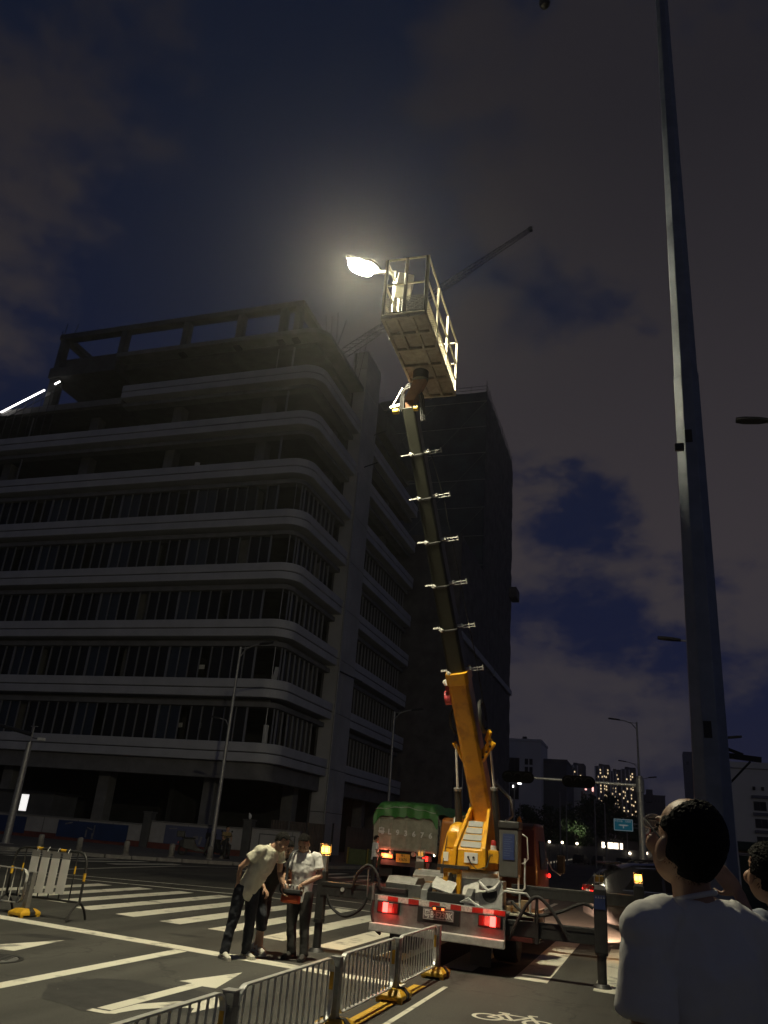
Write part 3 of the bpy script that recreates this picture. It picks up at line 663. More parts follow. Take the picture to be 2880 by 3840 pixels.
# blue direction sign
t = thing('direction_sign', 'teal blue direction sign with white lettering and a side-road arrow bar', 'road sign', (-1.95, 70, 0))
build('panel', MB().span((-.74, -.03, 3.52), (.74, 0, 4.42)), mat('sign_blue', (.0, .15, .24), .45, var=.1, emit=(.0, .28, .42), estr=.10), t, bevel=.004)
fr = MB()
for a, b in (((-.72, -.045, 3.54), (.72, -.032, 3.58)), ((-.72, -.045, 4.36), (.72, -.032, 4.40)), ((-.72, -.045, 3.581), (-.68, -.032, 4.359)), ((.68, -.045, 3.581), (.72, -.032, 4.359))): fr.span(a, b)
mat('sign_white', (.7, .72, .72), .5, emit=(.75, .8, .8), estr=.10)
build('border', fr, 'sign_white', t)
text('lettering', '科创北路', .155, 'sign_white', t, (-.36, -.036, 4.235), (R_(90), 0, 0)); text('lettering', '玉蜂路', .155, 'sign_white', t, (.36, -.036, 4.235), (R_(90), 0, 0))
build('arrow_bar', MB().prism([(-.4, 3.95), (-.24, 4.0), (.24, 4.0), (.42, 3.95), (.24, 3.89), (.04, 3.89), (.04, 3.72), (-.04, 3.72), (-.04, 3.89), (-.24, 3.89)], -.042, -.032, 'y'), 'sign_white', t)
build('post', MB().cyl((1.2, .1, 0), (1.2, .1, 4.2), .08, 10), 'galv', t, smooth=True); build('cross_arm', MB().cyl((1.2, .1, 4.1), (-.5, .06, 4.1), .04, 8).cyl((1.2, .1, 3.8), (-.5, .06, 3.8), .04, 8), 'galv', t)
# round signs on one post
t = thing('speed_sign', 'round red rimmed speed sign over a no-stopping disc behind the mast', 'road sign', (-.22, 45, 0))
build('post', MB().cyl((.0, .06, 0), (0, .06, 3.4), .045, 10), 'galv', t, smooth=True)
d1 = build('speed_disc', MB().cyl((0, .0, 3.0), (0, -.02, 3.0), .31, 28), mat('disc_white', (.55, .5, .48), .5), t); build('red_rim', MB().tube(arc((0, -.022, 3.0), .275, 0, 2 * math.pi, 28)[:-1], .033, 6, True, .5), 'red', d1)
text('lettering', '40', .30, 'black_letter', d1, (.0, -.026, 3.0), (R_(90), 0, 0), bold=.008)
d2 = build('no_stopping_disc', MB().cyl((0, .0, 2.42), (0, -.02, 2.42), .27, 28), mat('disc_blue', (.02, .03, .10), .5), t); build('red_rim', MB().tube(arc((0, -.022, 2.42), .235, 0, 2 * math.pi, 28)[:-1], .03, 6, True, .5).bar((-.16, -.024, 2.58), (.16, -.024, 2.26), .02, .04), 'red', d2)

# ================================================================= big near pole with camera arm
t = thing('camera_pole', 'thick tapered octagonal steel pole standing behind the man in white', 'pole', (.56, 8.55, 0))
def octo(z, r): return [(r * math.cos(R_(22.5 + 45 * k)), r * math.sin(R_(22.5 + 45 * k)), z) for k in range(8)]
build('shaft', MB().rings([[V(p) + V((.018 * z, 0, 0)) for p in octo(z, .198 - .0072 * z)] for z in (0, 3, 6, 6.98)]), 'pole_paint', t, bevel=.006)
build('upper_shaft', MB().rings([[V(p) + V((.018 * z, 0, 0)) for p in octo(z, .190 - .0072 * z)] for z in (6.9, 10, 15.5)]), 'pole_paint', t, bevel=.006)
build('slip_joint', MB().rings([[V(p) + V((.018 * z, 0, 0)) for p in octo(z, .200 - .0072 * z)] for z in (6.92, 6.95)]), 'pole_paint', t, bevel=.004)
build('base_flange', MB().box((0, 0, .025), (.7, .7, .05)).box((0, 0, .09), (.46, .46, .08)), 'pole_paint', t, bevel=.01)
build('conduit', MB().cyl((.215, -.05, .2), (.20, -.05, 2.62), .012, 8), 'steel', t)
br = build('bracket_arm', MB().bar((.1, .15, 2.66), (.52, .15, 2.62), .05, .05).bar((.2, .15, 2.72), (.36, .15, 2.66), .02, .03), 'black', t)
build('strut', MB().bar((.19, .15, 2.36), (.42, .15, 2.60), .02, .02), 'black', br)
build('camera_arm', MB().tube([(.25, 0, 13.95), (-.7, 0, 14.25), (-1.75, 0, 14.52)], [.06, .05, .035], 10), 'galv', t, smooth=True)
cm = build('dome_camera', MB().lathe([(.07, 0), (.09, -.05), (.09, -.12), (.06, -.18), (0, -.2)], (-1.5, 0, 14.34), 16), 'black', t, smooth=True)
build('mount', MB().box((-1.5, 0, 14.40), (.12, .10, .12)), 'black', cm)
for z in (6.1, 2.85): build('hatch', MB().box((.018 * z - .02, -.185 + .0072 * z, z), (.075, .012, .16)), 'black', t)
build('insulator', MB().box((-.02, -.17, 5.95), (.10, .05, .09)), 'steel_dark', t, bevel=.01)

# ================================================================= far backdrop
def far_block(name, label, x0, x1, y0, y1, h_, m, win=None, wm='glass_far', cat='building', group=None):
    t = thing(name, label, cat, ((x0 + x1) / 2, y0, 0), group=group); w = (x1 - x0) / 2
    build('wall', MB().span((-w, 0, 0), (w, y1 - y0, h_)), m, t, bevel=.15)
    build('parapet', MB().span((-w - .15, -.15, h_ + .01), (w + .15, y1 - y0 + .1, h_ + .6)), m, t)
    return t
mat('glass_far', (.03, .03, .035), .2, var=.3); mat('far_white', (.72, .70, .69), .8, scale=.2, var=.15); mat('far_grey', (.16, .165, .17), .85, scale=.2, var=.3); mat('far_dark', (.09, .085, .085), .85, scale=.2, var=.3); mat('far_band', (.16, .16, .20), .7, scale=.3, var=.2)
def window(t, x, z, w, h_, panes=2, m='glass_far'):
    f = build('window', MB().span((x - w / 2, -.05, z - h_ / 2), (x + w / 2, .02, z + h_ / 2)), 'far_dark', t)
    for k in range(panes): build('pane', MB().span((x - w / 2 + .06 + k * (w / panes), -.07, z - h_ / 2 + .06), (x - w / 2 + (k + 1) * (w / panes) - .06, -.052, z + h_ / 2 - .06)), m, f)
t = far_block('stair_block', 'pale plastered stair block with few small windows right of the netted tower', -34, -24.2, 200, 214, 26.0, 'far_white')
for x, z in ((.1, 21.2), (1.2, 21.2), (.1, 19.3), (1.2, 19.3)): window(t, x + 1.3, z, .8, 1.4, 1)
window(t, -2.6, 20.4, 4.6, 3.2, 4); window(t, -1.5, 14.2, 2.2, 3.6, 2); window(t, -1.5, -.8 + 3.0, 2.2, 3.6, 2); window(t, -1.5, 6.6, 2.2, 3.6, 2)
build('lit_lamp', MB().box((-1.6, -.2, 15.3), (.5, .1, .6)), 'glow_white', t); build('roof_tank', MB().box((.4, 4, 27), (1, 1, 1.2)), 'far_dark', t)
far_block('grey_block', 'plain grey block standing beyond the pale stair block', -24.9, -18.6, 205, 225, 22.0, 'far_grey')
t = far_block('low_white_block', 'small white block with four tiny windows behind the trees', -20.5, -13.4, 225, 240, 18.6, 'far_white')
for x, z in ((1.2, 12.2), (2.1, 12.2), (1.2, 11.0), (2.1, 11.0)): window(t, x, z, .6, .8, 1)
t = far_block('concrete_frame', 'half built concrete frame with a red lit hoist behind the trees', -14.0, -8.2, 190, 204, 12.0, 'far_dark')
for k in range(4): build('slab', MB().span((-3.4, -.6, 4 + k * 2.6), (3.2, -.01, 4.4 + k * 2.6)), 'far_grey', t)
for x in (-3, -.6, 2.6): build('column', MB().span((x, -.5, 0), (x + .5, -.1, 14.4)), 'far_grey', t)
build('hoist_light', MB().box((-.4, -1.0, 15.2), (.35, .2, 1.5)).box((-1.9, -1.0, 14.8), (.4, .2, .3)), mat('glow_pink', (.9, .5, .5), .5, emit=(1, .45, .40), estr=2.2), t)
for i, (x0, x1, h_, lab) in enumerate([(-43.8, -35.2, 50, 'short dark apartment tower with few lit windows behind the white block'), (-28.8, -20.6, 50, 'dark apartment tower with many lit windows left of its twin pair'), (-20.2, -14.3, 47.5, 'narrow dark apartment tower with scattered lit windows between two wider ones'), (-14.0, -5.8, 49, 'dark apartment tower with dense lit windows beside the signal mast')]):
    t = thing('apartment_tower', lab, 'building', ((x0 + x1) / 2, 500, 0), group='far apartment towers with lit windows'); w = (x1 - x0) / 2
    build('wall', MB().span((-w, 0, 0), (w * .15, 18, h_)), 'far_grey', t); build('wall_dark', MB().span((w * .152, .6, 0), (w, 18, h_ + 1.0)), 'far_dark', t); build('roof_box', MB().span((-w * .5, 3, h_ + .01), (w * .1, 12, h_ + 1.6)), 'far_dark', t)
    fr_ = MB()
    for fx in (-w * .98, -w * .42, w * .13): fr_.span((fx - .35, -.7, 0), (fx + .35, -.01, h_ - .3))
    build('facade_fin', fr_, 'far_white', t)
    wme = MB().box((0, 0, 0), (.62, .1, .85)).mesh('lit_window'); wme.materials.append(MATS['glow_window'])
    wme2 = MB().box((0, 0, 0), (.62, .1, .75)).mesh('dark_window'); wme2.materials.append(MATS['glass_far'])
    for fl in range(14):
        for k in range(7):
            x = -w + .9 + k * (2 * w - 1.8) / 6; z = h_ - 2.2 - fl * 1.75 - (k % 2) * .4
            lit = random.random() < (.08, .34, .16, .34)[i] * (1.3 if k in (2, 4, 5) else .6)
            put('lit_window' if lit else 'dark_window', wme if lit else wme2, t, (x, -.25, z))
t = far_block('distant_block', 'low dark block with a roof box right of the signal mast', -6.2, 9.2, 480, 500, 33.5, 'far_dark')
build('roof_box', MB().span((-2.2, 2, 34.2), (1.4, 9, 37)), 'far_dark', t)
for k in range(8): window(t, -6.5 + k * 1.8, 31, .9, 1.2, 1)
t = far_block('slab_tower', 'faint grey tower half hidden by the big near pole', 22, 36, 520, 540, 62, 'far_grey')
for k in range(4): window(t, -5 + k * 3, 56, 1.5, 2, 1)
# school-like block at the right edge
t = far_block('school_block', 'white three storey block with rows of windows behind the green kiosk', 7.6, 26, 90, 104, 10.8, 'far_white')
for fl in range(3):
    z = 7.25 - fl * 1.62
    build('floor_band', MB().span((-6.9, -.25, z + .72), (9.2, -.002, z + 1.0)), 'far_band', t)
    for k in range(6): window(t, -6.2 + k * 1.45, z, 1.15, .85, 2)
for k in range(5): build('rail_post', MB().box((-6.6 + k * .8, -.1, 8.9), (.25, .1, .35)), 'far_dark', t)
# green kiosk
t = thing('green_kiosk', 'dark green roadside kiosk with a flat roof behind the raised hand', 'kiosk', (2.3, 14.2, 0))
build('kiosk_wall', MB().span((-1.05, 0, 0), (1.4, 1.6, 1.80)), mat('kiosk_green', (.02, .045, .035), .6, var=.3), t, bevel=.015); build('kiosk_roof', MB().span((-1.12, -.15, 1.86), (1.5, 1.75, 2.0)), 'kiosk_green', t, bevel=.02)
build('trim', MB().span((-1.1, -.03, 1.802), (1.45, -.004, 1.83)).span((-.82, -.03, 1.3), (-.79, -.004, 1.80)).span((.2, -.03, 1.3), (.23, -.004, 1.80)), 'galv', t)
build('window', MB().span((-.7, -.02, 1.35), (.1, -.003, 1.75)), 'glass_dark', t)
# hoarding across the road end with work lights
t = thing('road_hoarding', 'long grey hoarding closing the far end of the road', 'hoarding', (-12, 150, 0))
for k in range(20): build('hoarding_panel', MB().span((-11 + k * 1.5, 0, .1), (-9.52 + k * 1.5, .08, 2.75 + random.uniform(-.03, .03))), 'far_grey', t)
build('base_rail', MB().span((-11, -.05, 0), (19, .12, .098)), 'far_dark', t)
for i, (x, z) in enumerate([(-16.7, 3.05), (-14.5, 3.1), (-12.0, 3.1), (-7.5, 3.0), (-3.3, 2.2), (-.6, 2.4)]):
    l_ = thing('work_light', 'bright white work light on top of the far hoarding', 'light', (x, 149.8, 0), group='work lights along the far hoarding')
    build('glowing_lens', MB().ell((0, -.1, z), (.2, .12, .2)), 'glow_warm', l_, smooth=True); build('bracket', MB().cyl((0, .05, 0), (0, .05, z - .1), .04, 6), 'steel_dark', l_)
shop = thing('lit_shopfront', 'small row of brightly lit shopfronts under the far trees', 'shop', (-6.0, 156, 0))
build('shop_wall', MB().span((-3.5, 0, 0), (4, 3, 4.2)), 'far_dark', shop)
for k, w in enumerate((.5, .95, .75, .45)): build('lit_window', MB().span((-2.2 + k * 1.05, -.06, 2.6), (-2.2 + k * 1.05 + w, -.004, 3.75)), mat('glow_shop', (.9, .85, .7), .4, emit=(1, .82, .62), estr=3.0), shop)
# delineator posts along the road axis
dl = MB().cyl((0, 0, 0), (0, 0, .75), .05, 8).mesh('post'); dl.materials.append(MATS['grey_plastic'])
dr = MB().cyl((0, 0, .5), (0, 0, .66), .058, 8).mesh('reflector_band'); dr.materials.append(mat('reflector', (.7, .66, .55), .4, emit=(1, .85, .6), estr=.22))
for k in range(16):
    f = k / 15; t = thing('delineator_post', 'slim road delineator post with a pale reflector band', 'post', (-8.1 - 4.4 * f, 62 + 84 * f, 0), group='delineator posts along the road axis'); put('post', dl, t); put('reflector_band', dr, t)
# parked cars far away under the hoarding
def far_car(x, y, rz, label, m, lights):
    t = thing('parked_car', label, 'car', (x, y, 0), rz, 'cars parked at the far end of the road')
    build('body', MB().rings([[(xx, -w, .25), (xx, w, .25), (xx, w, zb_), (xx, w * .82, zt_), (xx, -w * .82, zt_), (xx, -w, zb_)] for xx, w, zb_, zt_ in ((-2.2, .75, .7, .8), (-2.0, .9, .85, .95), (-1.5, .9, .9, 1.4), (.4, .9, .9, 1.48), (1.1, .9, .9, 1.0), (2.1, .85, .75, .8), (2.25, .7, .6, .65))]), m, t, bevel=.03)
    for sx in (-1.35, 1.35):
        for sy in (-.85, .85): build('wheel', MB().cyl((sx, sy - .1, .32), (sx, sy + .1, .32), .32, 14), 'rubber', t)
    for sy in (-.6, .6): build('headlight', MB().box((lights[0] * 2.24, sy, .68), (.06, .2, .12)), lights[1], t)
    return t
far_car(-10.6, 140, R_(80), 'dark car parked under the far hoarding', 'black', (-1, 'lens_clear')); far_car(-7.6, 138, R_(82), 'small dark car beside another under the far hoarding', 'black', (-1, 'lens_clear'))
t = far_car(-2.6, 92, R_(-95), 'dark car with a violet blue glowing lamp facing the junction', 'black', (1, 'glow_blue'))

# ================================================================= trees
def tree(x, y, h_, rad, label, n=1500, ls=.26, seed=1, group='trees behind the far hoarding', flat=.8):
    rn = random.Random(seed); t = thing('broadleaf_tree', label, 'tree', (x, y, 0), group=group)
    tr = MB(); tr.tube([(0, 0, 0), (.05, 0, h_ * .25), (-.05, .05, h_ * .45), (.1, 0, h_ * .7)], [.22, .17, .13, .05], 8)
    tips = []
    for k in range(9):
        a = rn.uniform(0, 6.28); r_ = rad * rn.uniform(.4, .8); z0 = h_ * rn.uniform(.22, .5); z1 = h_ * rn.uniform(.45, .88); p = V((r_ * math.cos(a), r_ * math.sin(a), z1)); tips.append(p)
        tr.tube([(0, 0, z0), p * .5 + V((0, 0, z0 * .4)), p], [.09, .06, .02], 6)
    build('trunk', tr, 'bark', t, smooth=True)
    cr = MB(); cl_ = [(p, rad * rn.uniform(.28, .5)) for p in tips] + [(V((rn.uniform(-.6, .6) * rad, rn.uniform(-.6, .6) * rad, h_ * rn.uniform(.4, .92))), rad * rn.uniform(.25, .42)) for _ in range(10)]
    for k in range(n):
        c, r_ = cl_[rn.randrange(len(cl_))]; v = V((rn.gauss(0, 1), rn.gauss(0, 1), rn.gauss(0, 1) * flat)); v.normalize(); p = c + v * r_ * (rn.random() ** .35)
        u = V((rn.gauss(0, 1), rn.gauss(0, 1), rn.gauss(0, 1))).normalized(); w = u.cross(V((rn.gauss(0, 1), rn.gauss(0, 1), rn.gauss(0, 1)))).normalized(); s = ls * rn.uniform(.6, 1.3)
        cr.add([p - u * s, p + w * s * .45, p + u * s, p - w * s * .45], [(0, 1, 2, 3)])
    build('crown', cr, 'leaf', t, fix=False)
    return t
TREES = [(-20.8, 163, 9.5, 4.2, 'dark broad tree in front of the low white block'), (-15.2, 166, 10.5, 4.6, 'wide dark tree left of the lit one'), (-9.0, 170, 13.2, 4.4, 'tallest domed dark tree behind the direction sign'), (-4.6, 164, 9.8, 4.0, 'dark tree under the apartment towers'), (-.6, 160, 9.2, 3.6, 'dark tree right of the signal mast'), (3.6, 165, 8.6, 3.8, 'dark tree beside the bald man'), (-27.0, 158, 7.2, 3.2, 'small dark tree left before the stair block'), (-22.8, 120, 5.2, 1.9, 'conical dark tree behind the driver cab'), (-19.8, 128, 4.2, 1.8, 'short bushy tree beside the flag poles')]
for i, (x, y, h_, r_, lab) in enumerate(TREES): tree(x, y, h_, r_, lab, 2200, .34, i + 3)
tree(-12.6, 152.6, 6.9, 3.3, 'bright green tree lit from below by the work lights', 2600, .25, 40)
tl_ = bpy.data.lights.new('tree_uplight', 'SPOT'); tl_.energy = 900; tl_.color = (1, .95, .75); tl_.shadow_soft_size = .2; tl_.spot_size = R_(95); tl_.spot_blend = .8
lo_ = bpy.data.objects.new('tree_uplight', tl_); COL.objects.link(lo_); lo_.location = (-12.2, 149.0, 3.3); lo_.rotation_euler = (R_(150), 0, 0)
# ================================================================= aerial lift truck
TX, TY = -2.97, 12.3
ct = thing('lift_truck', 'yellow boom lift truck on four outriggers with its basket raised high', 'truck', (TX, TY, 0))
def tp(x, y, z): return V((x - TX, y - TY, z))      # world point to truck frame
tilt = lambda x, z: z - x * .022
def tbox(name, x0, x1, y0, y1, z0, z1, m, par=None, bevel=.006, rot=(0, 0, 0)):
    c = ((x0 + x1) / 2, (y0 + y1) / 2, tilt((x0 + x1) / 2, (z0 + z1) / 2))
    return build(name, MB().box(c, (x1 - x0, y1 - y0, z1 - z0), (rot[0], rot[1] + R_(1.2), rot[2])), m, par or ct, bevel=bevel)
# chassis
tbox('chassis_rail', -.42, -.30, .1, 5.4, .52, .72, 'chassis'); tbox('chassis_rail', .30, .42, .1, 5.4, .52, .72, 'chassis')
tbox('deck', -.98, .98, .08, 3.6, .74, .80, 'steel_dull', bevel=.01)
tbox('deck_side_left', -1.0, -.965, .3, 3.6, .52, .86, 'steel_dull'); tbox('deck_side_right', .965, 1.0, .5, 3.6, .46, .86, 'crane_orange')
# rear panel, strips, lamps, plate
rp = tbox('rear_panel', -.98, .98, 0, .07, .46, .84, 'steel_dull', bevel=.008)
for k in range(12):
    w = 1.9 / 12; x = -.92 + k * w
    tbox('reflective_strip', x, x + w - .004, -.006, -.001, .765, .832, 'red_reflect' if k % 2 else 'white_reflect', rp, bevel=0)
for sx in (-.745, .765):
    tl = tbox('tail_lamp', sx - .17, sx + .17, -.025, -.001, .60, .765, 'black', bevel=.006)
    seg = [('lens_red', -.16, -.085), ('glow_red_core', -.08, .0), ('lens_clear', .005, .075), ('lens_red', .08, .155)]
    if sx > 0: seg = [('lens_red', -.16, -.085), ('lens_clear', -.08, -.005), ('glow_red_core', .0, .085), ('lens_red', .09, .155)]
    for m_, a, b in seg: tbox('lens', sx + a, sx + b, -.04, -.027, .618, .748, m_, tl, bevel=.006)
npl = tbox('plate_recess', -.30, .33, -.012, -.001, .56, .755, 'black', bevel=.004)
pl = tbox('number_plate', -.215, .245, -.03, -.015, .60, .745, mat('plate_front', (.17, .15, .15), .45, var=.2), bevel=.004)
text('lettering', '粤B·E230K', .118, 'white_letter', pl, (.015, -.033, tilt(.015, .668)), (R_(90), R_(1.2), 0), sx=.80, bold=.002)
bd = MB()
for a, b in (((-.205, .61), (.235, .615)), ((-.205, .73), (.235, .735)), ((-.205, .616), (-.2, .729)), ((.23, .616), (.235, .729))): bd.span((a[0], -.034, a[1]), (b[0], -.031, b[1]))
build('plate_border', bd, 'white_letter', pl)
pb = tbox('plate_lamp_bracket', -.07, .12, -.09, -.002, .77, .79, 'black')
for x in (-.05, .075): tbox('plate_lamp', x, x + .03, -.085, -.055, .745, .768, 'glow_orange', pb, bevel=.003)
bp = tbox('bumper', -1.0, .98, -.10, .02, .36, .47, 'steel', bevel=.012)
for x in (-.35, .42): tbox('bumper_bracket', x - .035, x + .035, .021, .09, .38, .60, 'steel_dull', bp)
tbox('mud_flap', -.72, -.42, .05, .07, .12, .36, 'rubber'); tbox('mud_flap', .48, .78, .05, .07, .10, .34, 'rubber')
# wheels
def wheel(par, x, y, r, w, sx, rimm='steel_dull', spokes=0, z=None):
    z = r if z is None else z
    ty = build('wheel', MB().lathe([(r * .62, -w / 2), (r * .93, -w / 2), (r, -w * .35), (r, w * .35), (r * .93, w / 2), (r * .62, w / 2)], (x, y, z), 28, 'x'), 'rubber', par, smooth=True)
    build('rim', MB().lathe([(.02, -w * .30), (r * .5, -w * .30), (r * .63, -w * .42), (r * .63, w * .42), (r * .5, w * .30), (.02, w * .30)], (x, y, z), 24, 'x'), rimm, ty, smooth=True)
    for k in range(spokes):
        a = 2 * math.pi * k / spokes; q = sx * w * .40
        build('spoke', MB().bar((x + q, y + .05 * math.cos(a), z + .05 * math.sin(a)), (x + q, y + r * .58 * math.cos(a), z + r * .58 * math.sin(a)), .03, .055, (1, 0, 0)), 'steel', ty, bevel=.006)
    build('hub', MB().cyl((x - w * .36, y, z), (x + w * .36, y, z), r * .16, 12), rimm, ty)
    return ty
for y in (1.35, 4.75):
    for x in (-.80, .80): wheel(ct, x, y, .37, .26 if y > 2 else .36, 1 if x > 0 else -1, z=.40)
# mudguards and clutter on the deck
build('mudguard', MB().prism([(.55, .80), (.55, 1.02), (.68, 1.10), (1.05, 1.10), (1.22, 1.0), (1.22, .80)], -.98, -.50, 'x'), 'steel_dull', ct, bevel=.01)
build('mudguard', MB().prism([(1.45, .9), (1.45, 1.12), (1.6, 1.19), (2.3, 1.19), (2.45, 1.0), (2.45, .9)], -.80, -.20, 'x'), 'steel_dull', ct, bevel=.01)
build('side_tray', MB().box((-.62, .30, .94), (.56, .05, .17), (R_(8), R_(1), 0)), 'steel_dull', ct, bevel=.006)
for i, (x, y, z, s, a) in enumerate([(-.30, .75, .90, (.20, .16, .13), .2), (-.26, .75, 1.02, (.24, .14, .10), -.1), (-.44, .52, .86, (.16, .10, .09), .4), (-.14, .95, .94, (.14, .3, .10), .1)]):
    build('timber_block', MB().box((x, y, z), s, (0, 0, a)), 'wood', ct, bevel=.006)
# boom rest between two slanted gussets
build('gusset', MB().prism([(.10, .82), (.14, .98), (.34, 1.06), (.42, 1.06), (.42, .82)], -.30, -.20, 'x'), 'steel_dull', ct, bevel=.006)
build('gusset', MB().prism([(.10, .80), (.14, .96), (.34, 1.04), (.42, 1.04), (.42, .80)], .36, .46, 'x'), 'steel_dull', ct, bevel=.006)
build('hopper', MB().span((-.195, .12, .80), (.355, .40, .95)), 'black', ct)
br_ = build('boom_rest', MB().span((-.09, .62, .86), (-.02, .70, 1.22)).span((.12, .62, .86), (.19, .70, 1.22)).span((-.09, .62, 1.221), (.19, .70, 1.28)), 'crane_yellow', ct, bevel=.008)
build('rest_pad', MB().span((-.18, .58, 1.285), (.30, .74, 1.33)), 'rubber', br_)
build('sloped_plate', MB().box((-.05, .52, 1.04), (.34, .30, .02), (R_(28), R_(12), 0)), 'steel', ct); build('sloped_plate', MB().box((.42, .56, 1.04), (.36, .30, .02), (R_(28), R_(-14), 0)), 'steel', ct)
# silver box with the round opening
sb = build('tool_box', MB().prism([(.50, .80), (.50, 1.12), (.56, 1.20), (.80, 1.20), (.86, 1.10), (.86, .80)], .48, .51, 'y'), 'steel', ct)
build('tool_box_body', MB().span((.50, .512, .80), (.86, .80, 1.17)), 'steel_dull', sb, bevel=.01)
build('round_opening', MB().cyl((.665, .476, .985), (.665, .479, .985), .115, 26), 'black', sb)
wr_ = MB().tube([(.50, .47, 1.14), (.56, .465, 1.08), (.64, .465, 1.03), (.74, .465, 1.06), (.82, .47, 1.17)], [.02, .03, .025, .03, .012], 8)
build('plastic_wrap', wr_, 'white_plastic', sb, smooth=True)
# right side platform with rail, cables
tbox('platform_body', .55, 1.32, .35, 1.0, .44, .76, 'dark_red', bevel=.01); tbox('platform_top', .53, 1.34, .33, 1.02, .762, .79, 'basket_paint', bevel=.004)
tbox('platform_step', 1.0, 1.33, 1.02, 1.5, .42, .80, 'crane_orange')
build('grab_rail', MB().tube([(.86, .40, .76), (.86, .40, 1.0), (.90, .40, 1.05), (1.22, .40, 1.04), (1.27, .42, .98), (1.27, .44, .75)], .017, 8).tube([(1.12, .40, 1.04), (1.12, .40, .75)], .015, 8), 'steel', ct, smooth=True)
for i in range(3): build('timber_block', MB().box((.92 + i * .12, .62, .81 + .03 * i), (.10, .14, .08 + .03 * i)), 'wood', ct, bevel=.005)
for k in range(4): build('loose_cable', MB().tube([(.30 + .02 * k, .12, .86), (.42 + .03 * k, .1, .93 - .02 * k), (.58 + .04 * k, .1, .80), (.72 + .05 * k, .14, .74)], .010, 6), 'white_plastic', ct, smooth=True)
# slew ring and turret
TXc, TYc = .06, 2.2
build('slew_drum', MB().cyl((TXc, TYc, .80), (TXc, TYc, 1.12), .40, 36), 'steel', ct, smooth=True)
build('slew_ring', MB().lathe([(.1, 1.12), (.47, 1.12), (.49, 1.15), (.49, 1.22), (.44, 1.25), (.1, 1.25)], (TXc, TYc, 0), 36), 'steel', ct, smooth=True)
build('ring_housing', MB().span((-.36, 1.55, 1.17), (-.28, 2.0, 1.30)), 'steel_dark', ct)
tur = build('turret_body', MB().prism([(1.58, 1.27), (1.58, 1.56), (2.10, 2.02), (2.62, 2.05), (2.72, 1.27)], -.10, .34, 'x'), 'crane_yellow', ct, bevel=.012)
for sx, lean in ((-.105, .14), (.345, -.10)):
    poly = [(1.52, 1.27), (1.52, 1.60), (2.22, 2.22), (2.60, 2.36), (2.72, 2.2), (2.72, 1.27)]; mb = MB()
    s = -1 if sx < 0 else 1
    r1 = [(sx + lean * max(0, (z - 1.5)) + 0 * s, y, z) for y, z in poly]; r2 = [(sx + lean * max(0, (z - 1.5)) + .055 * s, y, z) for y, z in poly]
    mb.rings([r1, r2]); build('turret_cheek', mb, 'crane_yellow', tur, bevel=.008)
nrm = Euler((math.atan2(.46, .52), 0, 0)).to_matrix()
for k in range(4):
    f = .16 + .24 * k; c = lerp((.12, 1.58, 1.56), (.12, 2.10, 2.02), f) + nrm @ V((0, 0, .012))
    build('tread_pad', MB().box(c, (.34 - .03 * k, .135, .014), nrm), 'grey_plastic', tur, bevel=.004)
sp = build('socket_panel', MB().span((.03, 1.565, 1.36), (.26, 1.578, 1.52)), 'white_plastic', tur, bevel=.003)
for x in (.10, .19): build('socket', MB().cyl((x, 1.55, 1.45), (x, 1.566, 1.45), .018, 12), 'black', sp)
build('plug_cable', MB().tube([(.10, 1.55, 1.45), (.16, 1.50, 1.36), (.26, 1.50, 1.27), (.42, 1.52, 1.33), (.47, 1.53, 1.50)], .010, 6), 'black', tur, smooth=True)
# side engine cover
cov = MB()
for z, x0, x1, y0, y1 in ((1.16, -.42, -.08, 1.72, 2.75), (1.40, -.41, -.08, 1.71, 2.75), (1.78, -.35, -.08, 1.79, 2.72), (1.92, -.30, -.09, 1.86, 2.66), (1.99, -.25, -.12, 2.0, 2.5)):
    cov.rings([[(x0, y0, z), (x1, y0, z), (x1, y1, z), (x0, y1, z)]], caps=False)
n0 = len(cov.v); cov.f = []
for k in range(4):
    for j in range(4): cov.f.append((k * 4 + j, k * 4 + (j + 1) % 4, (k + 1) * 4 + (j + 1) % 4, (k + 1) * 4 + j))
cov.f += [(3, 2, 1, 0), (16, 17, 18, 19)]
cv = build('engine_cover', cov, 'crane_yellow', ct, bevel=.05, seg=3, smooth=True)
build('cover_panel', MB().span((-.31, 1.725, 1.56), (-.14, 1.77, 1.84)), 'crane_yellow', cv, bevel=.03); build('cover_panel', MB().span((-.25, 1.69, 1.25), (-.13, 1.73, 1.55)), 'crane_yellow', cv, bevel=.02)
build('notice_label', MB().span((-.36, 1.698, 1.36), (-.27, 1.712, 1.50)), 'white_plastic', cv)
build('cover_seam', MB().box((-.335, 1.725, 1.52), (.012, .02, .66), (R_(-8), R_(6), 0)), 'chassis', cv)
build('hose_bundle', MB().tube([(-.72, 1.7, 1.16), (-.5, 1.6, 1.14), (-.34, 1.65, 1.16)], .05, 8).tube([(-.72, 1.72, 1.08), (-.5, 1.62, 1.06), (-.34, 1.66, 1.07)], .045, 8), 'grey_plastic', ct, smooth=True)
build('cover_pillar', MB().span((-.78, 1.72, .98), (-.70, 1.82, 1.2)), 'crane_yellow', ct)
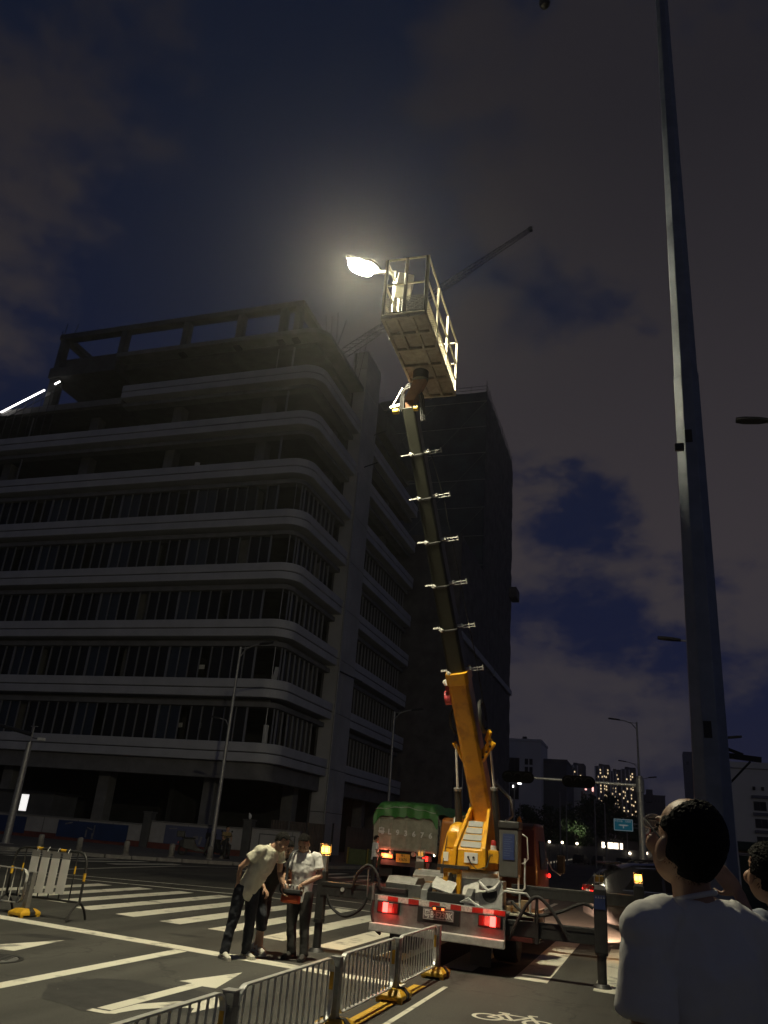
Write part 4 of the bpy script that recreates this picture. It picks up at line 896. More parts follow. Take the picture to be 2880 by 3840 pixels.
# control cabinet on the right with its blue notice
ar = build('cabinet_arm', MB().span((.40, 1.70, 1.38), (.58, 1.80, 1.58)), 'crane_yellow', ct, bevel=.008)
text('lettering', '34', .07, 'black_letter', ar, (.45, 1.696, 1.50), (R_(90), 0, R_(0)))
bc = build('beacon', MB().lathe([(.05, 0), (.052, .07), (0, .07)], (.48, 1.78, 1.585), 16), 'white_plastic', ct, smooth=True)
build('beacon_lens', MB().lathe([(.045, .07), (.047, .12), (.03, .15), (0, .155)], (.48, 1.78, 1.585), 16), 'red', bc, smooth=True)
cb = build('control_cabinet', MB().span((.60, 1.60, 1.20), (.92, 1.95, 1.93)), mat('cabinet_grey', (.075, .075, .07), .5, var=.3), ct, bevel=.02)  # shadow on the cabinet is put into this dark grey
build('cabinet_roof', MB().span((.585, 1.58, 1.932), (.935, 1.98, 2.05)), 'steel_dark', cb, bevel=.02)
bn = build('blue_notice', MB().span((.665, 1.588, 1.46), (.855, 1.598, 1.85)), 'label_blue', cb)
for k in range(9): build('notice_line', MB().span((.685, 1.5855, 1.80 - k * .035), (.70 + random.uniform(.07, .14), 1.5875, 1.807 - k * .035)), 'plate_blue', bn)
build('cabinet_handle', MB().tube([(.98, 1.62, 1.86), (1.06, 1.6, 1.82), (1.08, 1.6, 1.50), (1.02, 1.62, 1.43), (.97, 1.63, 1.42)], .011, 8), 'steel', cb, smooth=True)
build('cabinet_stand', MB().tube([(.60, 1.64, 1.25), (.60, 1.64, 1.06), (.64, 1.64, 1.03), (.98, 1.64, 1.02), (1.02, 1.64, 1.06), (1.02, 1.66, 1.5)], .016, 8).tube([(.92, 1.64, 1.25), (.92, 1.64, 1.03)], .014, 8), 'steel', cb, smooth=True)
# driver cab seen from behind
cabm = MB()
for y, z0, z1, w, wt in ((3.75, .62, 2.02, .96, .90), (3.9, .60, 2.10, .98, .92), (5.0, .60, 2.12, .98, .92), (5.5, .60, 1.5, .97, .93), (5.7, .60, 1.3, .93, .9)):
    cabm.rings([[(-w, y, z0), (w, y, z0), (w, y, z0 + .55), (wt, y, z1), (-wt, y, z1), (-w, y, z0 + .55)]], caps=False)
cabm.f = []
for k in range(4):
    for j in range(6): cabm.f.append((k * 6 + j, k * 6 + (j + 1) % 6, (k + 1) * 6 + (j + 1) % 6, (k + 1) * 6 + j))
cabm.f += [tuple(range(5, -1, -1)), tuple(range(24, 30))]
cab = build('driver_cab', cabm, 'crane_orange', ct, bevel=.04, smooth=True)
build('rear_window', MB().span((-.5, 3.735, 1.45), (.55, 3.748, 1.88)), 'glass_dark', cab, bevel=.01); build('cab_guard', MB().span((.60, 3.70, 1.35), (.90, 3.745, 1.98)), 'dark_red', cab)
build('side_window', MB().box((.965, 4.45, 1.55), (.02, .8, .5), (0, R_(-5), 0)), 'glass_dark', cab)
build('work_lamp', MB().ell((.62, 3.72, 2.05), (.05, .05, .16)), 'crane_yellow', cab, smooth=True)
mr_ = build('mirror', MB().box((1.28, 4.85, 1.42), (.16, .05, .34)), 'black', ct, bevel=.03); build('mirror_arm', MB().tube([(.98, 5.0, 1.5), (1.1, 4.95, 1.3), (1.26, 4.88, 1.22), (1.30, 4.86, 1.28)], .014, 8), 'steel', mr_, smooth=True)
build('front_lamp', MB().ell((1.0, 5.3, 1.18), (.03, .06, .04)), 'glow_red', ct)

wl_ = build('added_side_lamp', MB().box((1.01, 5.30, .84), (.06, .14, .10)), 'black', ct, bevel=.01); build('added_lamp_lens', MB().box((1.043, 5.30, .84), (.006, .11, .075)), 'glow_warm', wl_)  # lamp added to the truck as a source for the orange ground light
ld = bpy.data.lights.new('added_beam', 'SPOT'); ld.energy = 9000; ld.color = (1, .60, .38); ld.spot_size = R_(60); ld.spot_blend = .3; ld.shadow_soft_size = .06  # added spot that warms the road ahead of the truck
lo_ = bpy.data.objects.new('added_beam', ld); COL.objects.link(lo_); lo_.parent = ct; lo_.location = (1.09, 5.36, .84); lo_.rotation_euler = V((.16, 1.0, -.56)).to_track_quat('-Z', 'Y').to_euler()
for sx in (-.745, .765):
    ld = bpy.data.lights.new('tail_glow', 'POINT'); ld.energy = 3.0; ld.color = (1, .03, .02); ld.shadow_soft_size = .04
    lo_ = bpy.data.objects.new('tail_glow', ld); COL.objects.link(lo_); lo_.parent = ct; lo_.location = (sx, -.10, .66)
# telescopic boom
B0 = tp(-2.84, 14.75, 2.39); E0 = tp(-3.64, 11.17, 8.80); bd_ = (E0 - B0).normalized()
bs = bd_.cross(V((0, -1, 0))).normalized()
if bs.x < 0: bs = -bs
bn_ = bs.cross(bd_).normalized()                     # normal of the side seen from below
if bn_.y > 0: bn_ = -bn_
def bpnt(t, s=0.0, n=0.0): return B0 + bd_ * t + bs * s + bn_ * n
def boom_sec(name, t0, t1, w, h, m, par=None):
    c = .28 * w; ring = [(-w + c, h), (w - c, h), (w, h - c), (w, -h), (-w, -h), (-w, h - c)]
    return build(name, MB().rings([[bpnt(t, a, b) for a, b in ring] for t in (t0, t1)]), m, par or ct, bevel=.012)
bm0 = boom_sec('boom_base', -.30, 2.40, .178, .235, 'crane_yellow')
col_ = boom_sec('boom_collar', 2.20, 2.42, .198, .256, 'crane_yellow', bm0)
ts = [2.40 + .78 * k for k in range(7)]
for k in range(6):
    sec = boom_sec('boom_section', ts[k] - .05, ts[k + 1] + (0 if k < 5 else .06), .158 - .0085 * k, .200 - .0105 * k, 'boom_grey')
    w = .158 - .0085 * k; h = .200 - .0105 * k
    if k: boom_sec('section_collar', ts[k] - .035, ts[k] + .02, w + .016, h + .016, 'black', sec)
    t = ts[k] + .03
    g1 = MB().bar(bpnt(t, -.30, .03), bpnt(t, -w, .03), .018, .018).bar(bpnt(t, -.30, -.05), bpnt(t, -w, -.05), .018, .018)
    for q in (.17, .235, .295): g1.bar(bpnt(t, -q, .05), bpnt(t, -q, -.07), .016, .016)
    build('cable_guide', g1, 'steel', sec)
    build('guide_lug', MB().box(bpnt(t, -w * .8, h + .02), (.07, .06, .06), (.4, .6, 0)), 'steel', sec, bevel=.012)
    g2 = MB().bar(bpnt(t, w * .9, .04), bpnt(t, w + .09, .04), .045, .05).bar(bpnt(t + .03, w + .07, .05), bpnt(t - .02, w + .10, .0), .03, .03)
    g2.bar(bpnt(t, w + .08, .02), bpnt(t, w + .30, .02), .012, .012).bar(bpnt(t - .045, w + .08, .02), bpnt(t - .045, w + .30, .02), .012, .012).bar(bpnt(t + .02, w + .20, .02), bpnt(t - .06, w + .20, .02), .014, .014).bar(bpnt(t + .03, w + .30, .02), bpnt(t - .06, w + .30, .02), .018, .018)
    build('cable_guide', g2, 'steel', sec)
build('boom_cable', MB().tube([bpnt(1.45, .34, .0), bpnt(2.5, .36, .0), bpnt(4.0, .33, .0), bpnt(5.6, .30, .0), bpnt(6.4, .22, .02)], .009, 6), 'black', ct, smooth=True)
# cable reels
rl = build('cable_reel', MB().tube([bpnt(1.55, .30, .05) + (bd_ * math.cos(a) + bn_ * math.sin(a)) * .27 for a in [2 * math.pi * k / 28 for k in range(28)]], .035, 8, True), 'black', ct, smooth=True)
build('reel_drum', MB().cyl(bpnt(1.55, .27, .05), bpnt(1.55, .33, .05), .20, 24), 'black', rl)
rd = build('red_reel', MB().cyl(bpnt(1.95, -.30, .06), bpnt(1.95, -.19, .06), .125, 22).cyl(bpnt(2.12, -.26, .06), bpnt(2.12, -.19, .06), .06, 14), mat('reel_red', (.42, .05, .06), .45, var=.3), ct, bevel=.01)
build('reel_disc', MB().cyl(bpnt(2.24, -.24, .1), bpnt(2.26, -.2, .14), .055, 16), 'white_plastic', rd)
build('hose_loop', MB().tube([bpnt(1.75, -.2, .1), bpnt(1.65, -.26, .14), bpnt(1.45, -.28, .14), bpnt(1.3, -.22, .1), bpnt(1.32, -.17, .06)], .022, 8), 'black', ct, smooth=True)
# lift cylinders with brackets
for s in (-1, 1):
    top = bpnt(1.12, s * (.25 if s < 0 else .36), .12); bot = V((-.20 if s < 0 else .50, 2.25, 1.62))
    if s > 0: bk = build('cylinder_bracket', MB().bar(bpnt(.80, .14, .10), bpnt(1.12, .42, .14), .06, .16).bar(bpnt(1.12, .30, .12), bpnt(1.30, .40, .12), .05, .10), 'crane_yellow', ct, bevel=.01)
    else: bk = build('cylinder_bracket', MB().bar(bpnt(.75, -.14, .10), bpnt(1.16, -.28, .12), .05, .09), 'crane_yellow', ct, bevel=.01)
    if s > 0:
        for q in (.2, .5, .8):
            c = lerp(bpnt(.80, .14, .182), bpnt(1.12, .42, .222), q); build('bracket_hole', MB().cyl(c - bn_ * .004, c + bn_ * .003, .022, 12), 'black', bk)
    mid_ = lerp(bot, top, .55)
    cyl_ = build('lift_cylinder', MB().cyl(bot, mid_, .062, 18), 'black', ct, smooth=True); build('piston_rod', MB().cyl(mid_, top, .024, 12), 'steel', cyl_, smooth=True)
    build('gland', MB().cyl(lerp(bot, top, .535), lerp(bot, top, .56), .072, 16), 'steel_dull', cyl_)
build('boom_foot_block', MB().box(bpnt(-.42, 0, .10), (.16, .12, .18)), 'plate_blue', ct, bevel=.01)
build('hydraulic_hose', MB().tube([bpnt(.3, .26, -.1), bpnt(-.05, .52, -.05), bpnt(-.3, .5, .05), V((.44, 2.3, 1.9))], .03, 8), 'steel_dull', ct, smooth=True)
build('hydraulic_hose', MB().tube([bpnt(.0, -.2, .1), bpnt(-.2, -.24, .14), V((-.28, 2.1, 2.05)), V((-.26, 2.0, 1.9))], .016, 8), 'steel', ct, smooth=True)
# outriggers: beam, leg, foot, flashing lamp, hoses
def outrigger(x_in, x_leg, y, zc, hb, ztop, lit, m='steel_dark', lw=.085, zl=None):
    s = 1 if x_leg > 0 else -1
    bm = build('outrigger_beam', MB().span((min(x_in, x_leg), y - .07, zc - hb / 2), (max(x_in, x_leg), y + .07, zc + hb / 2)), m, ct, bevel=.01)
    build('beam_seam', MB().span((min(x_in, x_leg) + .02, y - .076, zc + hb * .22), (max(x_in, x_leg) - .02, y - .071, zc + hb * .26)), 'black', bm)
    zl = zl or ztop
    lg = build('outrigger_leg', MB().span((x_leg - lw, y - lw, .42), (x_leg + lw, y + lw, zl)), m, ct, bevel=.008)
    build('jack_tube', MB().cyl((x_leg, y, .05), (x_leg, y, .43), .062, 16), m, lg, smooth=True); build('jack_collar', MB().cyl((x_leg, y, .39), (x_leg, y, .44), .085, 16), 'black', lg)
    build('foot_pad', MB().cyl((x_leg, y, .0), (x_leg, y, .05), .13, 20, .09), 'steel_dark', lg)
    build('leg_cap', MB().span((x_leg - lw * .8, y - lw * .8, zl + .001), (x_leg + lw * .8, y + lw * .8, ztop + .05)), 'galv', lg)
    lp = build('warning_lamp', MB().box((x_leg, y, ztop + .13), (.115, .08, .105)), 'glow_amber' if lit else 'amber_off', ct, bevel=.012)
    cg = MB()
    for dx in (-.07, 0, .07): cg.tube([(x_leg + dx, y - .055, ztop + .05), (x_leg + dx, y - .055, ztop + .21), (x_leg + dx, y + .055, ztop + .21), (x_leg + dx, y + .055, ztop + .05)], .005, 5)
    for z in (.09, .17): cg.tube([(x_leg - .075, y - .055, ztop + z), (x_leg + .075, y - .055, ztop + z), (x_leg + .075, y + .055, ztop + z), (x_leg - .075, y + .055, ztop + z)], .005, 5, True)
    build('lamp_cage', cg, 'galv', lp)
    if lit:
        ld = bpy.data.lights.new('warning_glow', 'POINT'); ld.energy = 26; ld.color = (1, .42, .10); ld.shadow_soft_size = .05
        lo_ = bpy.data.objects.new('warning_glow', ld); COL.objects.link(lo_); lo_.parent = ct; lo_.location = (x_leg, y + .14, ztop + .15)
    return bm, lg
bmL, lgL = outrigger(-.5, -1.86, .10, .86, .20, 1.27, True, lw=.062, zl=1.10)
bmR, lgR = outrigger(.5, 2.27, .16, .605, .20, 1.20, False)
bmR2, _ = outrigger(.6, 2.75, 3.05, .96, .19, 1.20, True)
bmL2, _ = outrigger(-.6, -1.10, 3.05, .80, .18, 1.28, False)
build('warning_notice', MB().span((2.27 - .075, .16 - .091, .95), (2.27 + .075, .16 - .087, 1.13)), 'label_blue', lgR)
for k in range(4): build('notice_mark', MB().prism([(2.208 + .035 * k, 1.09), (2.235 + .035 * k, 1.09), (2.2215 + .035 * k, 1.118)], .0665, .0685, 'y'), 'grey_plastic', lgR)
build('beam_clamp', MB().span((-1.02, .0, .72), (-.985, .2, 1.0)), 'steel_dull', bmL); build('beam_plug', MB().cyl((-1.5, .018, .87), (-1.5, .031, .87), .03, 14), 'steel', bmL)
build('beam_clamp', MB().span((1.38, .06, .44), (1.43, .26, .76)), 'black', bmR)
def hose(pts, r=.022): build('outrigger_hose', MB().tube(pts, r, 8), 'rubber', ct, smooth=True)
def smooth_path(P, n=7):
    P = [V(p) for p in P]; out_ = []
    for i in range(len(P) - 1):
        p0 = P[max(i - 1, 0)]; p1 = P[i]; p2 = P[i + 1]; p3 = P[min(i + 2, len(P) - 1)]
        for k in range(n):
            t = k / n; out_.append(.5 * ((2 * p1) + (p2 - p0) * t + (2 * p0 - 5 * p1 + 4 * p2 - p3) * t * t + (3 * p1 - p0 - 3 * p2 + p3) * t ** 3))
    return out_ + [P[-1]]
hose(smooth_path([(-1.74, .0, .80), (-1.64, .0, .62), (-1.42, .0, .52), (-1.20, .0, .62), (-1.10, .02, .78)]))
hose(smooth_path([(-1.34, .02, .92), (-1.26, 0, 1.12), (-1.10, 0, 1.24), (-.96, 0, 1.13), (-.90, .02, .92)]))
hose(smooth_path([(-.98, -.02, .78), (-.99, -.03, .62), (-.93, -.03, .42), (-.85, .02, .34)]), )
build('hose_stay', MB().cyl((-1.10, .03, .80), (-1.10, .0, 1.24), .012, 6), 'steel_dull', ct)
hose(smooth_path([(1.02, .10, .46), (1.12, .06, .66), (1.28, .05, .93), (1.42, .05, 1.03), (1.58, .05, .92), (1.76, .05, .68), (1.84, .06, .53)]), .024)
hose(smooth_path([(1.04, .15, .94), (1.2, .1, .82), (1.42, .08, .79), (1.73, .08, .87), (2.03, .08, 1.0), (2.18, .07, .96)]), .022)
build('hose_stay', MB().cyl((1.42, .06, .70), (1.42, .05, 1.03), .015, 6).cyl((1.38, .06, .70), (1.41, .05, 1.02), .010, 6), 'steel_dark', ct)
# basket
bk0 = V((-.235, -1.86, 9.0)); bkr = Matrix.Rotation(R_(1.8), 3, 'Z'); hw, hl, hr = .36, 1.19, 1.08
def bq(x, y, z): return bk0 + bkr @ V((x, y, z))
def bkbox(name, a, b, m, par, bevel=.004):
    c = bq((a[0] + b[0]) / 2, (a[1] + b[1]) / 2, (a[2] + b[2]) / 2); return build(name, MB().box(c, [abs(j - i) for i, j in zip(a, b)], bkr), m, par, bevel=bevel)
bk = bkbox('basket_floor', (-hw, -hl, .0), (hw, hl, .02), 'basket_paint', ct)
def bbar(name, p, q, w, m='basket_paint', h=None): return build(name, MB().bar(bq(*p), bq(*q), w, h or w), m, bk, bevel=.004)
for y in (-hl + .03, -.72, -.30, .18, .60, hl - .03): bbar('floor_rib', (-hw, y, -.027), (hw, y, -.027), .05, h=.05)
for x in (-hw + .025, -.13, .12, hw - .025):
    ys = [-hl + .055, -.745, -.695, -.325, -.275, .155, .205, .575, .625, hl - .055]
    for a, b in zip(ys[0::2], ys[1::2]):
        if x == -.13 and a > -.3 and a < .3: continue
        bbar('floor_rib', (x, a, -.025), (x, b, -.025), .045, h=.045)
posts = [(-hw + .02, -hl + .02), (hw - .02, -hl + .02), (hw - .02, hl - .02), (-hw + .02, hl - .02), (hw - .02, -.40), (hw - .02, .35), (-hw + .02, -.40), (-hw + .02, .35)]
for i, (x, y) in enumerate(posts): bbar('basket_post', (x, y, .02), (x, y, hr), .036, 'basket_paint')
for z in (.28, .62, hr - .015):
    bbar('basket_rail', (hw - .02, -hl + .045, z), (hw - .02, hl - .045, z), .03); bbar('basket_rail', (-hw + .02, -hl + .045, z), (-hw + .02, hl - .045, z), .03); bbar('basket_rail', (-hw + .05, hl - .02, z), (hw - .05, hl - .02, z), .03)
# double gate at the near end
for s in (-1, 1):
    x0, x1 = (-hw + .045, -.012) if s < 0 else (.012, hw - .045)
    y = -hl + .01
    for x in (x0, x1): bbar('gate_stile', (x, y, .03), (x, y, hr), .028, 'steel_dark')
    for z in (.045, .58, hr - .015): bbar('gate_rail', (x0 + .015, y, z), (x1 - .015, y, z), .026, 'basket_paint' if z > .1 else 'steel_dark')
    gm = MB(); nx, nz = 11, 9
    for i in range(nx + 1): xx = x0 + (x1 - x0) * i / nx; gm.bar(bq(xx, y, .05), bq(xx, y, .33), .007, .007)
    for j in range(nz + 1): zz = .05 + .28 * j / nz; gm.bar(bq(x0, y, zz), bq(x1, y, zz), .007, .007)
    build('gate_mesh', gm, 'steel_dull' if s < 0 else 'steel_dark', bk)
build('gate_latch', MB().cyl(bq(-.005, -hl - .02, .55), bq(-.005, -hl - .02, .75), .014, 8), 'steel', bk)
sm = MB()
for i in range(40): yy = -hl + .1 + i * (2 * hl - .2) / 39; sm.bar(bq(hw - .02, yy, .03), bq(hw - .02, yy, .28), .006, .006)
for j in range(7): zz = .04 + .24 * j / 6; sm.bar(bq(hw - .02, -hl + .1, zz), bq(hw - .02, hl - .1, zz), .006, .006)
build('side_mesh', sm, 'basket_paint', bk)
for x, y in ((-.2, -hl - .01), (.08, -hl - .01), (-.1, hl + .01), (.15, hl + .01)): build('tie_ring', MB().tube([bq(x + .02 * math.cos(a), y, -.05 + .02 * math.sin(a)) for a in [2 * math.pi * k / 10 for k in range(10)]], .005, 5, True), 'steel_dull', bk)
pv = bq(-.10, .42, -.06)
build('swivel_drum', MB().cyl(pv + V((0, 0, .06)), pv - V((0, 0, .10)), .135, 26), 'boom_grey', ct, smooth=True)
tip = bpnt(7.05)
build('swivel_bracket', MB().rings([[pv + V((-.11, -.05, -.10)), pv + V((.11, -.05, -.10)), pv + V((.11, .10, -.10)), pv + V((-.11, .10, -.10))], [tip + V((-.10, -.16, .16)), tip + V((.10, -.16, .16)), tip + V((.10, .04, .20)), tip + V((-.10, .04, .20))], [tip + V((-.06, -.10, -.05)), tip + V((.06, -.10, -.05)), tip + V((.06, .05, -.05)), tip + V((-.06, .05, -.05))]]), mat('bracket_brown', (.20, .085, .035), .55, var=.4), ct, bevel=.015)
build('tip_roller', MB().cyl(tip + V((-.28, -.12, -.02)), tip + V((-.18, -.12, -.02)), .05, 14), 'plate_yellow', ct, smooth=True); build('tip_roller', MB().cyl(tip + V((.10, -.13, .0)), tip + V((.17, -.13, .0)), .05, 14), 'plate_yellow', ct, smooth=True)
build('roller_axle', MB().bar(tip + V((-.2, -.12, -.01)), tip + V((.12, -.12, -.01)), .03, .03), 'steel_dark', ct)
for q in range(3): build('tip_hose', MB().tube(smooth_path([tip + V((-.15 + .03 * q, -.14, .0)), tip + V((-.10 + .02 * q, -.22, .28 + .04 * q)), tip + V((.08, -.24, .36 + .04 * q)), tip + V((.20 + .03 * q, -.2, .20)), tip + V((.24 + .03 * q, -.12, -.25))], 5), .016, 7), 'black', ct, smooth=True)
build('tip_valve', MB().bar(tip + V((-.34, -.12, .06)), tip + V((-.16, -.12, .10)), .05, .05).cyl(tip + V((-.30, -.12, .10)), tip + V((-.16, -.06, .48)), .016, 8), 'steel', ct, bevel=.006)

# ================================================================= luminaire held out from the basket, with its instrument box
lf = thing('street_luminaire', 'blazing street lamp head held out on an arm from the raised basket', 'lamp', (-3.77, 9.82, 10.06))
build('lamp_housing', MB().rings([[(-.755, -.24, .30), (-.27, -.24, .30), (-.20, -.1, .30), (-.20, .1, .30), (-.27, .20, .30), (-.755, .20, .30)], [(-.755, -.24, .345), (-.27, -.24, .345), (-.20, -.1, .345), (-.20, .1, .345), (-.27, .20, .345), (-.755, .20, .345)], [(-.72, -.16, .38), (-.30, -.14, .38), (-.26, -.06, .38), (-.26, .06, .38), (-.30, .10, .38), (-.72, .10, .38)]]), 'steel_dark', lf, bevel=.006)
lpn = build('light_panel', MB().rings([[(-.53 + kx * math.cos(q * math.pi / 10), -.03 + ky * math.sin(q * math.pi / 10), z) for q in range(20)] for kx, ky, z in ((.215, .235, .297), (.215, .235, .245), (.19, .20, .205), (.11, .11, .18), (.02, .015, .172))]), 'led', lf)
build('lamp_arm', MB().bar((-.22, -.02, .33), (.22, .05, .30), .05, .05).cyl((.20, .05, -1.05), (.20, .05, .32), .025, 10), 'steel_dull', lf, bevel=.005)
build('instrument_box', MB().box((.42, -.10, -.14), (.26, .30, .30), (0, R_(8), R_(20))), 'white_plastic', lf, bevel=.02)
build('chrome_post', MB().cyl((.42, -.10, -1.06), (.42, -.10, -.29), .022, 12), 'steel', lf, smooth=True)
build('post_foot', MB().cyl((.42, -.10, -1.08), (.42, -.10, -1.0), .06, 14), 'steel', lf)

for o in list(lf.children):
    if o.name.startswith(('lamp_housing', 'light_panel')): o.rotation_euler = (R_(13), R_(21), 0); o.location = (.03, 0, -.02)
# ================================================================= guard rails and barriers
def rrect(x0, x1, z0, z1, r, n=5):
    P = []
    for cx, cz, a0 in ((x1 - r, z1 - r, 0), (x0 + r, z1 - r, 90), (x0 + r, z0 + r, 180), (x1 - r, z0 + r, 270)):
        for k in range(n + 1): a = R_(a0 + 90 * k / n); P.append((cx + r * math.cos(a), cz + r * math.sin(a)))
    return P
def guard_rail(loc, rz, label, length=1.55, nb=13, z0=.13, z1=.62):
    t = thing('guard_rail', label, 'railing', loc, rz, 'silver guard rails along the lane')
    P = rrect(0, length, z0, z1, .12); n = len(P); w = .022; c = ((length) / 2, (z0 + z1) / 2)
    Q = rrect(.016, length - .016, z0 + .016, z1 - .016, .108)
    mb = MB(); mb.rings([[(p[0], -w, p[1]), (p[0], w, p[1]), (q[0], w, q[1]), (q[0], -w, q[1])] for p, q in zip(P, Q)], closed=True)
    build('rail_frame', mb, 'steel', t, bevel=.003)
    for k in range(nb):
        x = .115 + (length - .23) * k / (nb - 1); e = .0
        build('rail_bar', MB().box((x, 0, (z0 + z1) / 2), (.011, .016, z1 - z0 - .03)), 'steel', t)
    for x in (length - .006,): build('yellow_reflector', MB().span((x - .012, -.018, .36), (x - .0105, .018, .50)), 'barrier_yellow', t)
    return t
def rail_post(loc, rz, label, H_=.60):
    t = thing('rail_post', label, 'post', loc, rz, 'guard rail posts on yellow feet')
    build('post_tube', MB().span((-.045, -.045, .10), (.045, .045, H_)), 'steel_dull', t, bevel=.006)
    build('post_cap', MB().span((-.05, -.05, H_ + .001), (.05, .05, H_ + .012)), 'galv', t, bevel=.003)
    mb = MB()
    def r_(hx, hy, z): return [(-hx, -hy, z), (hx, -hy, z), (hx, hy, z), (-hx, hy, z)]
    mb.rings([r_(.15, .21, .025), r_(.15, .21, .07), r_(.10, .13, .12), r_(.06, .06, .125)])
    ft = build('yellow_foot', mb, 'barrier_yellow', t, bevel=.008)
    for sx in (-1, 1):
        for sy in (-1, 1): build('foot_pad', MB().box((sx * .12, sy * .17, .012), (.05, .06, .026)), 'barrier_yellow', ft)
    build('black_band', MB().rings([[(-.155, -.02, .02), (-.155, .09, .02), (-.155, .09, .072), (-.155, -.02, .072)], [(-.104, -.01, .126), (-.104, .06, .126), (-.104, .06, .13), (-.104, -.01, .13)], [(.104, -.01, .126), (.104, .06, .126), (.104, .06, .13), (.104, -.01, .13)], [(.155, -.02, .02), (.155, .09, .02), (.155, .09, .072), (.155, -.02, .072)]]), 'rubber', ft)
    build('clip', MB().box((0, .056, .50), (.04, .02, .05)).box((0, -.056, .50), (.04, .02, .05)).box((0, 0, .50), (.098, .10, .03)), 'steel_dull', t)
    return t
RP = [(11.55, 'guard rail post on a yellow foot right behind the truck'), (9.62, 'guard rail post on a yellow foot between the short rails'), (7.70, 'guard rail post before the longest silver rail'), (5.62, 'guard rail post between the two low silver rails'), (3.7, 'guard rail post out past the lane arrow')]
for y, lab in RP: rail_post((-2.78, y, 0), 0, lab)
for (y0, ln, lab) in [(9.72, 1.74, 'silver guard rail with a red lit edge next to the truck bumper'), (7.80, 1.73, 'silver guard rail left of the one by the truck bumper'), (5.72, 1.88, 'long silver guard rail beside the lane arrow'), (3.80, 1.73, 'silver guard rail with its arched corner over the arrow tail')]:
    guard_rail((-2.78, y0, 0), R_(90), lab, ln, 14)
guard_rail((-11.85, 12.35, 0), R_(-8), 'silver guard rail overlapping the striped barrier', 1.80, 9, .17, .70)
rail_post((-9.92, 12.05, 0), R_(-8), 'tilted guard rail post on a yellow foot by the striped barrier', .66)
# striped crowd barrier with white boards
cbx, cby = -10.52, 12.22
t = thing('crowd_barrier', 'black and yellow striped crowd barrier holding four white boards', 'barrier', (cbx, cby, 0), R_(-1))
Lb = 1.52; fr = MB().tube([(0, 0, .28)] + [(x, 0, z) for x, z in [(0, .80), (.02, .92), (.08, 1.0), (.18, 1.03), (Lb - .18, 1.03), (Lb - .08, 1.0), (Lb - .02, .92), (Lb, .80), (Lb, .28)]], .021, 10)
f_ = build('barrier_frame', fr, 'black', t, smooth=True)
build('lower_rail', MB().cyl((0, 0, .28), (Lb, 0, .28), .018, 10), 'black', f_)
for x in (0, Lb): build('arched_foot', MB().tube(smooth_path([(x, -.24, .015), (x, -.15, .17), (x, 0, .27), (x, .15, .17), (x, .24, .015)], 5), .02, 8), 'black', f_, smooth=True)
for k in range(6): x = Lb * (k + 1) / 7; build('upright', MB().cyl((x, 0, .28), (x, 0, 1.03), .011, 8), 'black', f_)
for k in range(6): x = Lb * (k + 1) / 7; build('yellow_sleeve', MB().cyl((x, 0, .66 + .03 * (k % 2)), (x, 0, .78 + .03 * (k % 2)), .0145, 8), 'barrier_yellow', f_)
for x in (.0, Lb): build('yellow_sleeve', MB().cyl((x, 0, .60), (x, 0, .72), .0245, 10), 'barrier_yellow', f_)
for x in (.45, .95): build('yellow_sleeve', MB().cyl((x, 0, 1.03), (x + .11, 0, 1.03), .0245, 10), 'barrier_yellow', f_)
mat('board_white', (.60, .58, .55), .6, scale=4, var=.12); mat('board_grey', (.20, .19, .18), .6, scale=4, var=.15)
for k in range(4):
    x = .38 + k * .215
    b_ = build('white_board', MB().span((x, -.034, .34 + .01 * k), (x + .165, -.026, .90)), 'board_white', t)
    build('board_top', MB().span((x, -.034, .901), (x + .165, -.026, 1.0)), 'board_grey', b_)
    build('cable_tie', MB().tube([(x + .1, -.01, .98), (x + .1, -.04, 1.0), (x + .1, 0, 1.065), (x + .1, .03, 1.03)], .006, 5), 'white_plastic', b_)
# green water-filled barriers in the distance
for i in range(3):
    t = thing('plastic_barrier', ['green plastic road barrier on yellow feet beside the dump truck', 'green plastic road barrier joined between two others', 'green plastic road barrier nearest the corrugated fence'][i], 'barrier', (-13.3 - i * 1.18, 45.2, 0), group='green plastic barriers')
    build('barrier_body', MB().span((-.52, -.12, .10), (.52, .12, .92)), mat('barrier_green', (.10, .13, .05), .6, var=.3), t, bevel=.05); build('yellow_end', MB().span((-.60, -.14, .06), (-.53, .14, .98)), mat('barrier_end', (.30, .24, .04), .6), t, bevel=.02); build('yellow_foot', MB().span((-.72, -.3, 0), (-.40, .3, .06)), 'barrier_end', t)

# ================================================================= dump truck
dt = thing('dump_truck', 'muddy grey dump truck with a green tarpaulin over its load', 'truck', (-9.05, 31.6, 0), R_(-2.5))
DW_ = 1.22
tg = build('tailgate', MB().span((-DW_, 0, 1.22), (DW_, .06, 2.42)), 'truck_grey', dt, bevel=.01)
for x in (-DW_ + .06, -.61, 0, .61, DW_ - .06): build('tailgate_rib', MB().span((x - .055, -.05, 1.27), (x + .055, -.001, 2.36)), 'truck_grey', tg, bevel=.012)
for z in (1.27, 1.80, 2.38):
    for k in range(4): x0 = (-DW_ + .115, -.555, .055, .665)[k]; x1 = (-.665, -.055, .555, DW_ - .115)[k]; build('tailgate_rib', MB().span((x0, -.045, z - .05), (x1, -.001, z + .05)), 'truck_grey', tg, bevel=.01)
for k, ch_ in enumerate('粤L93676'):
    x = -.98 + k * .335
    text('lettering', ch_, .27, 'white_letter', tg, (x, -.056, 1.86 - .008 * k), (R_(90), 0, 0), extr=.0015, bold=.010)
build('body_side', MB().span((-DW_, .065, 1.22), (-DW_ + .07, 5.6, 2.45)), 'truck_grey', dt, bevel=.01); build('body_side', MB().span((DW_ - .07, .065, 1.22), (DW_, 5.6, 2.45)), 'truck_grey', dt, bevel=.01)
